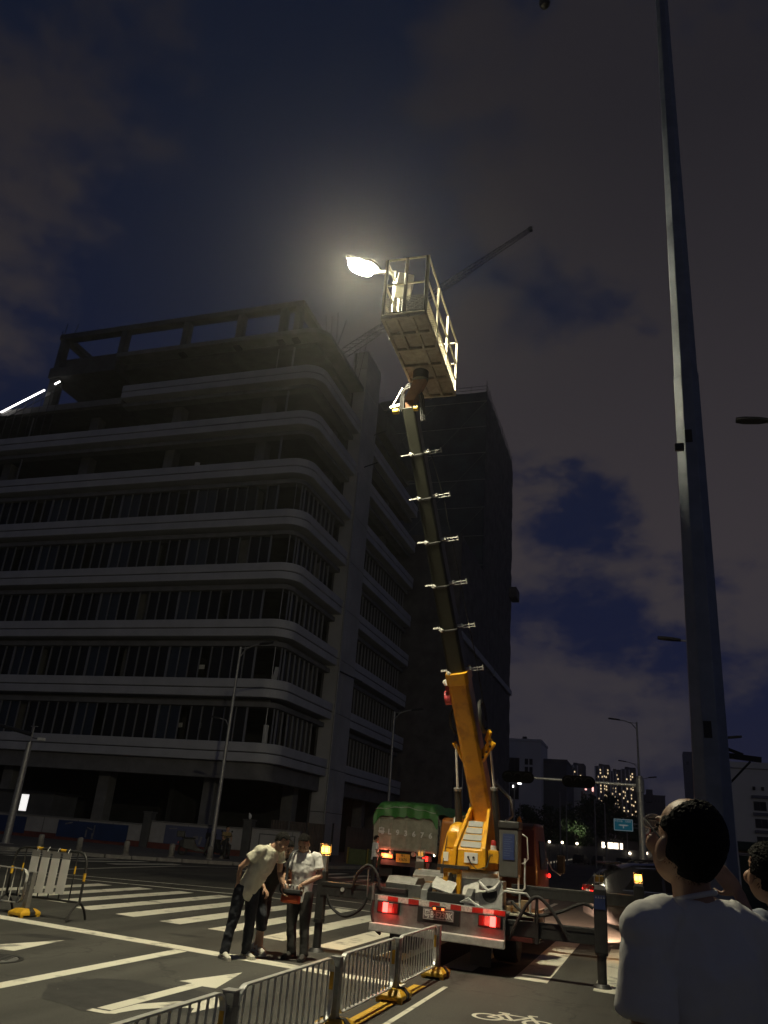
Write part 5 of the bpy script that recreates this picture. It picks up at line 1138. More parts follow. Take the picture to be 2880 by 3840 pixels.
build('body_floor', MB().span((-DW_ + .08, .07, 1.20), (DW_ - .08, 5.6, 1.30)), 'truck_grey', dt); build('body_front', MB().span((-DW_ + .08, 5.5, 1.31), (DW_ - .08, 5.6, 2.9)), 'truck_grey', dt)
for k in range(6): build('side_rib', MB().span((DW_ + .001, .4 + k * .95, 1.25), (DW_ + .07, .5 + k * .95, 2.4)), 'truck_grey', dt)
build('corner_post', MB().span((DW_ - .02, -.04, 1.15), (DW_ + .10, .06, 2.52)), 'truck_grey', dt, bevel=.015); build('corner_post', MB().span((-DW_ - .10, -.04, 1.15), (-DW_ + .02, .06, 2.46)), 'truck_grey', dt, bevel=.015)
for z in (1.5, 1.8, 2.1): build('hinge', MB().span((DW_ + .10, -.05, z), (DW_ + .16, .03, z + .1)), 'steel_dark', dt)
# tarpaulin: sagging sheet over the heap with drooping skirts
tp_ = MB(); nu, nv = 30, 26; rn = random.Random(5)
for j in range(nv + 1):
    y = -.16 + 5.9 * max(0, (j - 3)) / (nv - 3) if j > 3 else -.16
    for i in range(nu + 1):
        u_ = i / nu * 2 - 1; ex = abs(u_)
        x = u_ * 1.36 if ex < .82 else math.copysign(1.115 + (ex - .82) * 1.15, u_)
        top = 2.97 - .05 * ex ** 2 + .05 * math.sin(y * 2.1) + .03 * math.sin(i * 1.7)
        z = top if ex < .82 else top - (ex - .82) * 2.0
        if j <= 3: z = z - (3 - j) * .175 - (0 if j else .03 * math.sin(i * .7) + .02 * math.sin(i * 1.9)); 
        tp_.v.append(V((x + .02 * math.sin(j * 2.3 + i), y + (.05 * math.sin(i * .9) if j < 3 else 0), z + rn.uniform(-.008, .008))))
for j in range(nv):
    for i in range(nu): a = j * (nu + 1) + i; tp_.f.append((a, a + 1, a + nu + 2, a + nu + 1))
ta = build('tarpaulin', tp_, 'tarp', dt, smooth=True, sub=1, fix=False)
build('tarp_cord', MB().tube([(-1.25 + .1 * k, -.20 - .02 * math.sin(k * .9), 2.80 - .012 * abs(k - 12) + .02 * math.sin(k)) for k in range(26)], .008, 5), 'white_plastic', ta)
build('chassis', MB().span((-.42, .3, .72), (.42, 7.6, 1.0)), 'chassis', dt)
ub = build('rear_crossbar', MB().span((-1.0, .12, .66), (1.0, .22, .86)), 'chassis', dt, bevel=.01)
for sx, m_ in ((-.72, 'glow_orange'), (.82, 'glow_red')):
    l_ = build('tail_lamp', MB().span((sx - .27, .06, .90), (sx + .27, .11, 1.10)), 'black', dt, bevel=.01)
    if sx < 0: build('lens', MB().span((sx - .24, .045, .92), (sx + .22, .058, 1.07)), m_, l_, bevel=.01)
    else:
        for z in (.915, .962, 1.009, 1.056): build('lens', MB().span((sx - .10, .045, z), (sx + .12, .058, z + .03)), 'glow_red', l_)
for sx in (-1.18, 1.2): build('side_marker', MB().ell((sx, .02, 1.13 + .02 * sx), (.035, .03, .05)), 'glow_red_core' if sx < 0 else 'glow_warm', dt, smooth=True)
pt = build('number_plate', MB().span((-.34, .04, .80), (.22, .055, 1.10)), 'plate_yellow', dt, bevel=.004)
text('lettering', '粤·L', .10, 'black_letter', pt, (-.06, .037, 1.035), (R_(90), 0, 0)); text('lettering', '93676', .15, 'black_letter', pt, (-.06, .037, .90), (R_(90), 0, 0), sx=.9)
for x in (-.55, .35): build('tow_hook', MB().ell((x, .05, 1.12), (.10, .06, .09)).span((x - .04, .02, 1.1), (x + .04, .1, 1.24)), 'truck_grey', dt)
for y in (1.1, 2.45, 6.3):
    for x in (-.92, .92): wheel(dt, x, y, .50, .50 if y < 5 else .3, 1)
build('mud_flap', MB().span((-1.15, .42, .25), (-.6, .45, .85)), 'rubber', dt); build('mud_flap', MB().span((.6, .42, .25), (1.15, .45, .85)), 'rubber', dt)
cb_ = MB()
for y, z1 in ((5.75, 2.7), (7.2, 2.75), (7.6, 2.0), (7.8, 1.9)): cb_.rings([[(-1.2, y, .6), (1.2, y, .6), (1.2, y, z1 - .5), (1.1, y, z1), (-1.1, y, z1), (-1.2, y, z1 - .5)]], caps=False)
cb_.f = []
for k in range(3):
    for j in range(6): cb_.f.append((k * 6 + j, k * 6 + (j + 1) % 6, (k + 1) * 6 + (j + 1) % 6, (k + 1) * 6 + j))
cb_.f += [tuple(range(5, -1, -1)), tuple(range(18, 24))]
build('driver_cab', cb_, 'white_plastic', dt, bevel=.04)
for nm, xx, e_, c_ in (('tail_glow', -.8, 26, (1, .20, .12)), ('tail_glow', .85, 7, (1, .10, .06))):
    ld = bpy.data.lights.new(nm, 'POINT'); ld.energy = e_; ld.color = c_; ld.shadow_soft_size = .08; o = bpy.data.objects.new(nm, ld); COL.objects.link(o); o.parent = dt; o.location = (xx, -.06, .99)

# ================================================================= dark SUV
sv = thing('suv', 'dark SUV with lit red tail lamps passing behind the outriggers', 'car', (.98, 20.55, 0), R_(13))
# stations along local x (front +), half widths and heights
st = [(-2.38, .70, .42, .80, .95, .60), (-2.30, .86, .34, .86, 1.10, .72), (-2.05, .93, .30, .92, 1.32, .72), (-1.55, .95, .28, .93, 1.50, .70), (-.6, .96, .28, .94, 1.56, .70), (.35, .96, .28, .94, 1.54, .70), (.95, .96, .28, .95, 1.30, .72), (1.25, .95, .28, .97, 1.02, .80), (2.0, .92, .30, .90, .94, .78), (2.35, .80, .36, .74, .80, .66)]
sb_ = MB()
for (x, w, z0, zb_, zt_, wt) in st:
    sb_.rings([[(x, -w * .94, z0), (x, w * .94, z0), (x, w, z0 + .16), (x, w, zb_ - .12), (x, w * .97, zb_), (x, wt, zt_ - .02), (x, wt * .7, zt_ + .015), (x, -wt * .7, zt_ + .015), (x, -wt, zt_ - .02), (x, -w * .97, zb_), (x, -w, zb_ - .12), (x, -w, z0 + .16)]], caps=False)
sb_.f = []
for k in range(len(st) - 1):
    for j in range(12): sb_.f.append((k * 12 + j, k * 12 + (j + 1) % 12, (k + 1) * 12 + (j + 1) % 12, (k + 1) * 12 + j))
sb_.f += [tuple(range(11, -1, -1)), tuple(range(12 * (len(st) - 1), 12 * len(st)))]
mat('car_paint', (.022, .022, .023), .22, coat=.6, var=.1, scale=4); mat('chrome', (.6, .6, .58), .18, metal=1.0, var=.05)
build('body', sb_, 'car_paint', sv, bevel=.03, smooth=True)
def sidequad(name, pts, m, par=None, y_=-1):
    ws = []
    for (x, z) in pts:
        k = max(i for i in range(len(st)) if st[i][0] <= x); a, b = st[k], st[min(k + 1, len(st) - 1)]; f = (x - a[0]) / max(1e-6, b[0] - a[0]); g_ = lambda q: a[q] * (1 - f) + b[q] * f
        zb_, zt_, w, wt = g_(3), g_(4), g_(1), g_(5); r_ = min(1, max(0, (z - zb_) / (zt_ - zb_))); ws.append((w * .97) * (1 - r_) + wt * r_)
    mb = MB(); mb.rings([[(x, y_ * (w + .004), z) for (x, z), w in zip(pts, ws)], [(x, y_ * (w + .016), z) for (x, z), w in zip(pts, ws)]]); return build(name, mb, m, par or sv)
for y_ in (-1, 1):
    sidequad('side_window', [(-1.80, 1.0), (-1.0, 1.0), (-.98, 1.42), (-1.45, 1.40)], 'glass_dark', None, y_)
    sidequad('side_window', [(-.92, 1.0), (-.02, 1.0), (-.02, 1.45), (-.92, 1.44)], 'glass_dark', None, y_); sidequad('side_window', [(.06, 1.0), (.85, 1.02), (.55, 1.40), (.06, 1.44)], 'glass_dark', None, y_)
    sidequad('window_trim', [(-1.84, .975), (.9, .985), (.9, 1.0), (-1.82, .99)], 'chrome', None, y_); sidequad('window_trim', [(-1.50, 1.43), (-.98, 1.45), (.5, 1.45), (.5, 1.468), (-.98, 1.468), (-1.52, 1.445)], 'chrome', None, y_)
    for x in (-1.38, 1.42): wheel(sv, 0, 0, .35, .24, 1, 'chrome', 5)
whs = [o for o in COL.objects if o.parent == sv and o.name.startswith('wheel')]
for o, (x, y_) in zip(whs, ((-1.38, -.84), (1.42, -.84), (-1.38, .84), (1.42, .84))): o.location = (x, y_, 0); o.rotation_euler = (0, 0, R_(-90 if y_ < 0 else 90))
for y_ in (-.965, .965):
    for x in (-1.38, 1.42): build('wheel_arch', MB().tube(arc((x, y_, .36), .43, R_(8), R_(172), 14), .035, 8), 'black', sv, smooth=True)
build('rear_window', MB().rings([[(-2.27, -.62, 1.08), (-2.27, .62, 1.08), (-1.85, .58, 1.43), (-1.85, -.58, 1.43)], [(-2.30, -.62, 1.10), (-2.30, .62, 1.10), (-1.88, .58, 1.45), (-1.88, -.58, 1.45)]]), 'glass_dark', sv)
build('roof_spoiler', MB().box((-1.95, 0, 1.50), (.34, 1.25, .045), (0, R_(-6), 0)), 'car_paint', sv, bevel=.015)
for y_ in (-.62, .62): build('roof_rail', MB().tube([(-1.4, y_, 1.54), (-1.2, y_, 1.60), (.2, y_, 1.60), (.45, y_, 1.54)], .018, 8), 'black', sv, smooth=True)
for y_ in (-.66, .66):
    tl = build('tail_lamp', MB().box((-2.34, y_, .93), (.10, .40, .13), (0, 0, R_(24 if y_ < 0 else -24))), 'lens_red', sv, bevel=.02); build('glow_strip', MB().box((-2.40, y_ - .02, .90), (.03, .30, .035), (0, 0, R_(24 if y_ < 0 else -24))), 'glow_red', tl)
    build('rear_reflector', MB().box((-2.36, y_ * 1.06, .52), (.05, .20, .05), (0, 0, R_(24 if y_ < 0 else -24))), 'glow_red', sv)
build('chrome_strip', MB().box((-2.40, 0, 1.01), (.03, 1.0, .03)), 'chrome', sv, bevel=.008)
build('number_plate', MB().box((-2.425, 0, .84), (.02, .44, .14)), 'white_plastic', sv); build('bumper', MB().box((-2.36, 0, .50), (.14, 1.55, .24)), 'car_paint', sv, bevel=.05)

# ================================================================= scooters by the wall
def scooter(loc, rz, label):
    t = thing('scooter', label, 'scooter', loc, rz, 'scooters parked before the site wall')
    for y, n_ in ((-.62, 'rear_wheel'), (.62, 'front_wheel')): build(n_, MB().tube(arc((0, y, .24), .19, 0, 2 * math.pi, 20, 'yz')[:-1], .05, 8, True), 'rubber', t, smooth=True)
    build('body', MB().rings([[(-w, y, z0), (w, y, z0), (w * .8, y, z1), (-w * .8, y, z1)] for y, w, z0, z1 in ((-.85, .08, .45, .62), (-.6, .15, .32, .74), (-.15, .16, .25, .76), (.05, .14, .2, .42), (.38, .14, .2, .30), (.48, .15, .22, .85), (.60, .10, .45, .95))]), 'black', t, bevel=.03)
    build('seat', MB().span((-.13, -.72, .74), (.13, -.08, .82)), 'rubber', t, bevel=.03)
    hb = build('handlebar', MB().tube([(-.32, .42, 1.02), (-.1, .50, 1.0), (.1, .50, 1.0), (.32, .42, 1.02)], .018, 8).cyl((0, .60, .4), (0, .48, 1.0), .025, 8), 'black', t, smooth=True)
    for s in (-1, 1): build('mirror', MB().ell((s * .30, .44, 1.22), (.06, .015, .045)).cyl((s * .26, .44, 1.02), (s * .30, .44, 1.2), .007, 6), 'black', hb)
    build('tail_lamp', MB().box((0, -.88, .56), (.12, .04, .08)), 'red_reflect', t, bevel=.01); build('top_box', MB().span((-.2, -1.0, .80), (.2, -.62, 1.08)), 'black', t, bevel=.03)
    return t
scooter((-21.0, 36.6, .12), R_(-62), 'dark scooter with raised mirrors parked before the faded poster'); scooter((-19.9, 36.9, .12), R_(-115), 'dark scooter with a top box parked beside the street lamp')
# ================================================================= people
wrk = bpy.data.textures.new('wrinkle', 'CLOUDS'); wrk.noise_scale = .09; wrk.noise_depth = 2
wrk2 = bpy.data.textures.new('fold', 'CLOUDS'); wrk2.noise_scale = .22; wrk2.noise_depth = 1
mat('polo_cream', (.60, .58, .46), .8, scale=9, var=.15, bump=.4, bscale=16); mat('tee_white', (.70, .69, .67), .85, scale=6, var=.10, bump=.12, bscale=22)
mat('tee_black', (.012, .012, .013), .85, scale=9, var=.2, bump=.3, bscale=16); mat('jeans', (.016, .019, .028), .8, scale=9, var=.3, bump=.4, bscale=18); mat('trousers', (.026, .025, .024), .8, scale=9, var=.3, bump=.4, bscale=18)
mat('shoe_white', (.58, .56, .48), .6, scale=12, var=.2); mat('shoe_dark', (.03, .028, .025), .7, scale=12, var=.3); mat('shirt_blue', (.30, .34, .42), .85, scale=6, var=.15, bump=.3, bscale=14); mat('shirt_tan', (.26, .19, .08), .85, scale=6, var=.2)
mat('eye', (.015, .012, .012), .2); mat('lip', (.28, .11, .09), .5); mat('strap', (.02, .02, .022), .7); mat('orange', (.50, .085, .02), .5, var=.2)
def ringp(c, a, b, ra, rb, n=16): return [V(c) + a * (ra * math.cos(2 * math.pi * k / n)) + b * (rb * math.sin(2 * math.pi * k / n)) for k in range(n)]
def limb(mb, pts, rad, n=12):
    mb.tube(pts, rad, n)
    for p, r in zip(pts, rad): mb.ell(p, (r * .97,) * 3, 10, 6)
def hframe(f, up=(0, 0, 1)):
    f = V(f).normalized(); r = f.cross(V(up)).normalized(); u = r.cross(f).normalized(); return Matrix((r, f, u)).transposed()
def head_geo(mb, c, f, s=1.0, up=(0, 0, 1)):
    m = hframe(f, up); q = lambda x, y, z: V(c) + m @ (V((x, y, z)) * s)
    sc = lambda *r: [k * s for k in r]
    mb.ell(q(0, -.012, .035), sc(.076, .098, .088), 20, 14, m); mb.ell(q(0, .022, -.035), sc(.064, .072, .092), 16, 10, m); mb.ell(q(0, .050, -.088), sc(.034, .030, .030), 12, 8, m)
    mb.ell(q(0, .100, -.022), sc(.013, .020, .026), 10, 8, m); mb.ell(q(0, .105, -.038), sc(.017, .013, .011), 10, 6, m)
    mb.ell(q(0, .080, .022), sc(.055, .014, .012), 12, 6, m); mb.ell(q(0, .086, -.066), sc(.024, .011, .009), 10, 6, m)
    for e in (-1, 1): mb.ell(q(e * .077, -.010, -.018), sc(.011, .024, .034), 10, 8, m); mb.ell(q(e * .045, .062, -.040), sc(.028, .026, .030), 10, 6, m)
def hand_geo(mb, w, d, pn, side, curl=.5, spread=.0):
    w = V(w); d = V(d).normalized(); pn = (V(pn) - d * V(pn).dot(d)).normalized(); sd = d.cross(pn) * side
    mb.ell(w + d * .045, (.040, .052, .015), 12, 8, Matrix((sd, d, pn)).transposed()); mb.ell(w, (.026, .03, .019), 10, 6, Matrix((sd, d, pn)).transposed())
    for k, L_ in enumerate((.070, .080, .075, .058)):
        b = w + d * .085 + sd * (.030 - .0205 * k); dd = (d + sd * spread * (1.5 - k)).normalized(); p1 = b + (dd * math.cos(curl * .5) + pn * math.sin(curl * .5)) * L_ * .5; p2 = p1 + (dd * math.cos(curl * 1.3) + pn * math.sin(curl * 1.3)) * L_ * .32; p3 = p2 + (dd * math.cos(curl * 1.9) + pn * math.sin(curl * 1.9)) * L_ * .25
        limb(mb, [b - dd * .03, b, p1, p2, p3], [.0095, .0095, .0088, .008, .007], 8)
    t0 = w + d * .025 + sd * .030; t1 = t0 + (d * .6 + sd * .7 + pn * .25).normalized() * .04; t2 = t1 + (d * .85 + sd * .25 + pn * .35).normalized() * .035
    limb(mb, [t0 - sd * .012, t0, t1, t2], [.012, .012, .010, .008], 8)
def hair_cap(c, f, s, keep, up=(0, 0, 1), infl=1.06):
    m = hframe(f, up); mb = MB(); n, k = 40, 26; ok = {}
    def pt(i, j):
        th = math.pi * i / k; a = 2 * math.pi * j / n; return V((math.sin(th) * math.cos(a), math.sin(th) * math.sin(a), math.cos(th)))
    for i in range(k + 1):
        for j in range(n):
            d = pt(i, j); p = V((d.x * .076 * infl, -.012 + d.y * .098 * infl, .035 + d.z * .088 * infl)); 
            if d.z < 0: p.z = .035 + d.z * .13 * infl
            mb.v.append(V(c) + m @ (p * s)); ok[(i, j)] = keep(d)
    for i in range(k):
        for j in range(n):
            if all((ok[(i, j)], ok[(i + 1, j)], ok[(i, (j + 1) % n)], ok[(i + 1, (j + 1) % n)])): mb.f.append((i * n + j, (i + 1) * n + j, (i + 1) * n + (j + 1) % n, i * n + (j + 1) % n))
    return mb
def std_hair(d): return d.z > .55 or (d.z > .25 and d.y < .75) or (d.z > -.35 and d.y < .12) or (d.z > -.62 and d.y < -.45)
def garment(name, mb, m, par, vox=.011, disp=.022, tex=None, d2=0.0):
    o = build(name, mb, m, par, remesh=vox)
    if disp: d = o.modifiers.new('w', 'DISPLACE'); d.texture = tex or wrk; d.strength = disp; d.mid_level = .42; d.texture_coords = 'LOCAL'
    if d2: d = o.modifiers.new('w2', 'DISPLACE'); d.texture = wrk2; d.strength = d2; d.mid_level = .42; d.texture_coords = 'LOCAL'
    return o
def person(label, base, J, shirt, pants, shoe, sleeve=.62, pant_end=1.0, hair=std_hair, hs=1.0, hand=None, vox=.0065, wide=1.0, hup=(0, 0, 1), hem=.0, disp=.02, svox=.011, deep=1.0):
    base = V(base); t = thing('person', label, 'person', base); J = {k: (V(v) - base if k not in ('f', 'hf', 'fdL', 'fdR') else V(v)) for k, v in J.items()}
    f = J['f'].normalized(); sp = (J['neck'] - J['pel']); spn = sp.normalized(); rt = (J['sR'] - J['sL']).normalized(); rt = (rt - spn * rt.dot(spn)).normalized(); fw_ = spn.cross(rt)
    if fw_.dot(f) < 0: fw_ = -fw_
    b = MB(); pel, nk, hd = J['pel'], J['neck'], J['head']
    T = [(0, .150, .100), (.22, .138, .095), (.5, .158, .110), (.75, .172, .108), (.92, .15, .085), (1.0, .075, .065)]
    b.rings([ringp(pel + sp * q, rt, fw_, a * wide * (.84 if q < .95 else 1), c * deep * (.84 if q < .95 else 1)) for q, a, c in T]); b.ell(pel, (.13 * wide, .095, .09), 14, 8, Matrix((rt, fw_, spn)).transposed())
    limb(b, [nk - spn * .05, nk, lerp(nk, hd, .6)], [.062, .056, .052]); head_geo(b, hd, J['hf'], hs, hup)
    for s in 'LR':
        S_, E_, W_ = J['s' + s], J['e' + s], J['w' + s]; limb(b, [lerp(S_, nk, .25), S_, lerp(S_, E_, .5), E_, lerp(E_, W_, .4), W_], [.055, .054, .045, .038, .037, .025])
        hsp = (hand or {}).get(s, dict(d=(W_ - E_), pn=fw_, curl=.6)); hand_geo(b, W_, hsp['d'], hsp['pn'], hsp.get('side', 1 if s == 'L' else -1), hsp.get('curl', .6), hsp.get('spread', 0))
        H_, K_, A_ = J['h' + s], J['k' + s], J['a' + s]; limb(b, [H_, lerp(H_, K_, .5), K_, lerp(K_, A_, .35), A_, A_ - V((0, 0, .05))], [.085, .072, .052, .052, .036, .036])
    build('body', b, 'skin', t, remesh=vox)
    m = hframe(J['hf'], hup)
    for e in (-1, 1): build('eye', MB().ell(hd + m @ V((e * .031, .082, .002)) * hs, (.012, .008, .006), 10, 6, m), 'eye', t)
    build('mouth', MB().ell(hd + m @ V((0, .093, -.068)) * hs, (.020, .007, .005), 10, 6, m), 'lip', t)
    # shirt
    sh_ = MB(); k = 1.10
    T2 = [(-.16 - hem, .158, .115), (-.02, .160, .118), (.25, .155, .115), (.5, .168, .124), (.75, .180, .120), (.90, .160, .095), (.965, .105, .080), (1.0, .068, .062)]
    sh_.rings([ringp(pel + sp * q, rt, fw_, a * wide * 1.03, c * 1.05 * deep) for q, a, c in T2])
    for s in 'LR':
        S_, E_ = J['s' + s], J['e' + s]; P = [lerp(S_, nk, .45), lerp(S_, nk, .1), lerp(S_, E_, .25), lerp(S_, E_, sleeve * .7), lerp(S_, E_, sleeve)]
        sh_.tube(P, [.058, .067, .067, .068, .073], 14); sh_.ell(S_, (.068, .068, .068), 12, 8)
    garment('shirt', sh_, shirt, t, svox, disp, d2=disp * 1.2)
    build('collar', MB().tube([nk + spn * .006 + rt * (.066 * math.cos(a)) + fw_ * (.060 * math.sin(a)) - spn * (.018 * math.sin(a)) for a in [2 * math.pi * q / 20 for q in range(20)]], .008, 8, True), shirt, t, smooth=True)
    # trousers
    tr = MB(); tr.ell(pel - spn * .01, (.158 * wide, .118, .12), 14, 8, Matrix((rt, fw_, spn)).transposed())
    for s in 'LR':
        H_, K_, A_ = J['h' + s], J['k' + s], J['a' + s]; P = [H_ + V((0, 0, .06)), lerp(H_, K_, .4), K_, lerp(K_, A_, .5), A_ - V((0, 0, .03))]; rr = [.098, .090, .072, .064, .062]
        if pant_end < 1: P = [H_ + V((0, 0, .06)), lerp(H_, K_, .4), K_, lerp(K_, A_, pant_end)]; rr = [.098, .092, .078, .074]
        tr.tube(P, rr, 14); tr.ell(H_, (.095, .095, .095), 12, 8); tr.ell(K_, (.071, .071, .071), 12, 8)
    garment('trousers', tr, pants, t, svox, disp)
    for s in 'LR':
        A_ = J['a' + s]; d = (J['fd' + s]); d = V((d.x, d.y, 0)).normalized(); x = d.cross(V((0, 0, 1))); g = V((A_.x, A_.y, 0)); zf = A_.z - .09
        so = MB(); so.rings([[g + d * a + x * w + V((0, 0, z)) for w, z in ((-wd, zf + .03), (wd, zf + .03), (wd * .9, zf + h_ * .7), (wd * .4, zf + h_), (-wd * .4, zf + h_), (-wd * .9, zf + h_ * .7))] for a, wd, h_ in ((-.085, .022, .07), (-.07, .036, .115), (-.01, .040, .125), (.05, .043, .10), (.11, .046, .075), (.155, .040, .06), (.18, .018, .05))])
        o = build('shoe', so, shoe, t, sub=2, smooth=True)
        sl = MB(); sl.rings([[g + d * a - x * wd + V((0, 0, zf)), g + d * a + x * wd + V((0, 0, zf)), g + d * a + x * wd + V((0, 0, zf + .03)), g + d * a - x * wd + V((0, 0, zf + .03))] for a, wd in ((-.09, .025), (-.07, .038), (0, .042), (.11, .048), (.16, .042), (.185, .02))]); build('sole', sl, 'shoe_white' if shoe == 'shoe_white' else 'black', o)
    if hair:
        hb = hair_cap(hd, J['hf'], hs, hair, hup); o = build('hair', hb, 'hair', t, fix=False)
        d = o.modifiers.new('s', 'SOLIDIFY'); d.thickness = .014; d.offset = 0
        d = o.modifiers.new('u', 'SUBSURF'); d.levels = 2; d.render_levels = 2
        d = o.modifiers.new('w', 'DISPLACE'); tx = bpy.data.textures.get('hairt') or bpy.data.textures.new('hairt', 'CLOUDS'); tx.noise_scale = .009; d.texture = tx; d.strength = .006 if vox < .006 else .012; d.mid_level = .5; d.texture_coords = 'LOCAL'
        # short strands over the cap so that the outline and hairline stay soft
        rn = random.Random(11); st_ = MB(); near = vox < .006; tries = 9000 if near else 1600; ln = .008 if near else .016
        for q in range(tries):
            dd = V((rn.gauss(0, 1), rn.gauss(0, 1), rn.gauss(0, 1))).normalized(); jit = V((rn.gauss(0, .07), rn.gauss(0, .07), rn.gauss(0, .07)))
            if not hair(dd + jit): continue
            p = V((dd.x * .076 * 1.05, -.012 + dd.y * .098 * 1.05, .035 + dd.z * (.088 if dd.z > 0 else .13) * 1.05)) * hs
            tdir = (dd * .45 + V((0, -.35, -.25 if dd.z < .3 else .15)) + V((rn.gauss(0, .35), rn.gauss(0, .35), rn.gauss(0, .35)))).normalized(); sd_ = tdir.cross(dd).normalized() * (.0007 if near else .0022); L_ = ln * rn.uniform(.5, 1.4)
            st_.add([hd + m @ (p - sd_), hd + m @ (p + sd_), hd + m @ (p + tdir * L_)], [(0, 1, 2)])
        so_ = build('hair_strands', st_, 'hair', t, fix=False); so_['kind'] = 'stuff'
    # stitched hems on the sleeves
    for s in 'LR':
        S_, E_ = J['s' + s], J['e' + s]; ax = (E_ - S_).normalized(); u_ = ax.cross(f).normalized(); w_ = ax.cross(u_); c_ = lerp(S_, E_, sleeve) - ax * .012
        build('sleeve_hem', MB().tube([c_ + (u_ * math.cos(a) + w_ * math.sin(a)) * .072 for a in [2 * math.pi * q / 24 for q in range(24)]], .006, 6, True, 1.0), shirt, t, smooth=True)
    return t
# man leaning in, cream polo
pA = person('man in a cream polo shirt and dark jeans leaning over to look', (-5.32, 10.85, 0), dict(
    pel=(-5.33, 10.85, .85), neck=(-5.05, 10.92, 1.395), head=(-4.93, 10.95, 1.475), f=(.92, .3, 0), hf=(.78, .12, -.50),
    sR=(-5.16, 10.72, 1.345), eR=(-5.38, 10.66, 1.12), wR=(-5.41, 10.70, .93), sL=(-5.00, 11.10, 1.34), eL=(-5.02, 11.18, 1.08), wL=(-4.92, 11.12, .90),
    hR=(-5.38, 10.77, .84), kR=(-5.43, 10.74, .46), aR=(-5.47, 10.68, .09), hL=(-5.28, 10.93, .84), kL=(-5.27, 10.93, .46), aL=(-5.28, 10.95, .09), fdR=(.75, -.55, 0), fdL=(.9, -.35, 0)),
    'polo_cream', 'jeans', 'shoe_white', sleeve=.50, disp=.030, hem=.02)
# man behind in black
pB = person('man in a black T-shirt and dark cropped trousers bending behind the others', (-5.34, 11.48, 0), dict(
    pel=(-5.38, 11.50, .80), neck=(-5.13, 11.42, 1.30), head=(-5.035, 11.38, 1.385), f=(.95, -.25, 0), hf=(.80, -.30, -.55),
    sR=(-5.24, 11.27, 1.245), eR=(-5.38, 11.22, 1.00), wR=(-5.24, 11.20, .86), sL=(-5.08, 11.58, 1.25), eL=(-5.06, 11.62, 1.0), wL=(-4.98, 11.5, .86),
    hR=(-5.40, 11.42, .78), kR=(-5.29, 11.34, .48), aR=(-5.30, 11.42, .09), hL=(-5.38, 11.58, .78), kL=(-5.38, 11.60, .46), aL=(-5.47, 11.66, .09), fdR=(.75, -.6, 0), fdL=(.9, -.3, 0)),
    'tee_black', 'jeans', 'shoe_white', sleeve=.6, pant_end=.42, disp=.026, hand=dict(R=dict(d=(.6, -.05, -.7), pn=(-.6, .1, -.6), curl=.9)))
# operator with the remote control
pC = person('operator in a white T-shirt and dark trousers looking down at a remote control', (-4.72, 11.42, 0), dict(
    pel=(-4.77, 11.44, .80), neck=(-4.76, 11.43, 1.365), head=(-4.77, 11.36, 1.475), f=(.05, -1, 0), hf=(.12, -.80, -.52),
    sR=(-4.94, 11.44, 1.295), eR=(-5.02, 11.40, 1.06), wR=(-4.93, 11.19, .945), sL=(-4.57, 11.44, 1.305), eL=(-4.49, 11.40, 1.07), wL=(-4.66, 11.20, .955),
    hR=(-4.86, 11.44, .79), kR=(-4.86, 11.42, .44), aR=(-4.82, 11.44, .09), hL=(-4.68, 11.44, .79), kL=(-4.65, 11.40, .44), aL=(-4.61, 11.38, .09), fdR=(-.35, -.9, 0), fdL=(.1, -1, 0)),
    'tee_white', 'trousers', 'shoe_dark', sleeve=.66, disp=.022, hand=dict(R=dict(d=(.55, -.35, -.75), pn=(.3, .8, -.5), side=-1, curl=.8, spread=.1), L=dict(d=(-.45, -.35, -.8), pn=(-.3, .8, -.5), side=1, curl=.8, spread=.1)))
build('chest_print', MB().box((.09, -.152, 1.205), (.075, .004, .010), (0, .05, .3)), 'grey_plastic', pC)
rc = thing('remote_control', 'orange and black remote control box slung on a black strap', 'remote control', (-4.79, 11.14, .72))
build('lower_case', MB().box((0, 0, .04), (.27, .10, .10), (R_(-12), 0, R_(3))), 'orange', rc, bevel=.018); build('upper_case', MB().box((0, .0, .125), (.30, .13, .065), (R_(-14), 0, R_(3))), 'black', rc, bevel=.015)
for k in range(4): build('lever', MB().cyl((-.09 + .06 * k, -.01, .155), (-.09 + .06 * k, -.02, .205), .011, 10).ell((-.09 + .06 * k, -.02, .21), (.015, .015, .015), 10, 6), 'steel', rc)
for x in (-.155, .155): build('guard_bar', MB().tube([(x, -.06, .13), (x, -.05, .20), (x, .05, .21), (x, .06, .14)], .010, 8), 'steel_dark', rc, smooth=True)
build('shoulder_strap', MB().tube(smooth_path([(-.14, .02, .17), (-.145, .10, .32), (-.15, .12, .48), (-.135, .155, .60), (-.10, .24, .655), (-.06, .36, .66)], 5), .019, 8, flat=.22, upv=(0, 1, 0)), 'strap', rc, smooth=True)
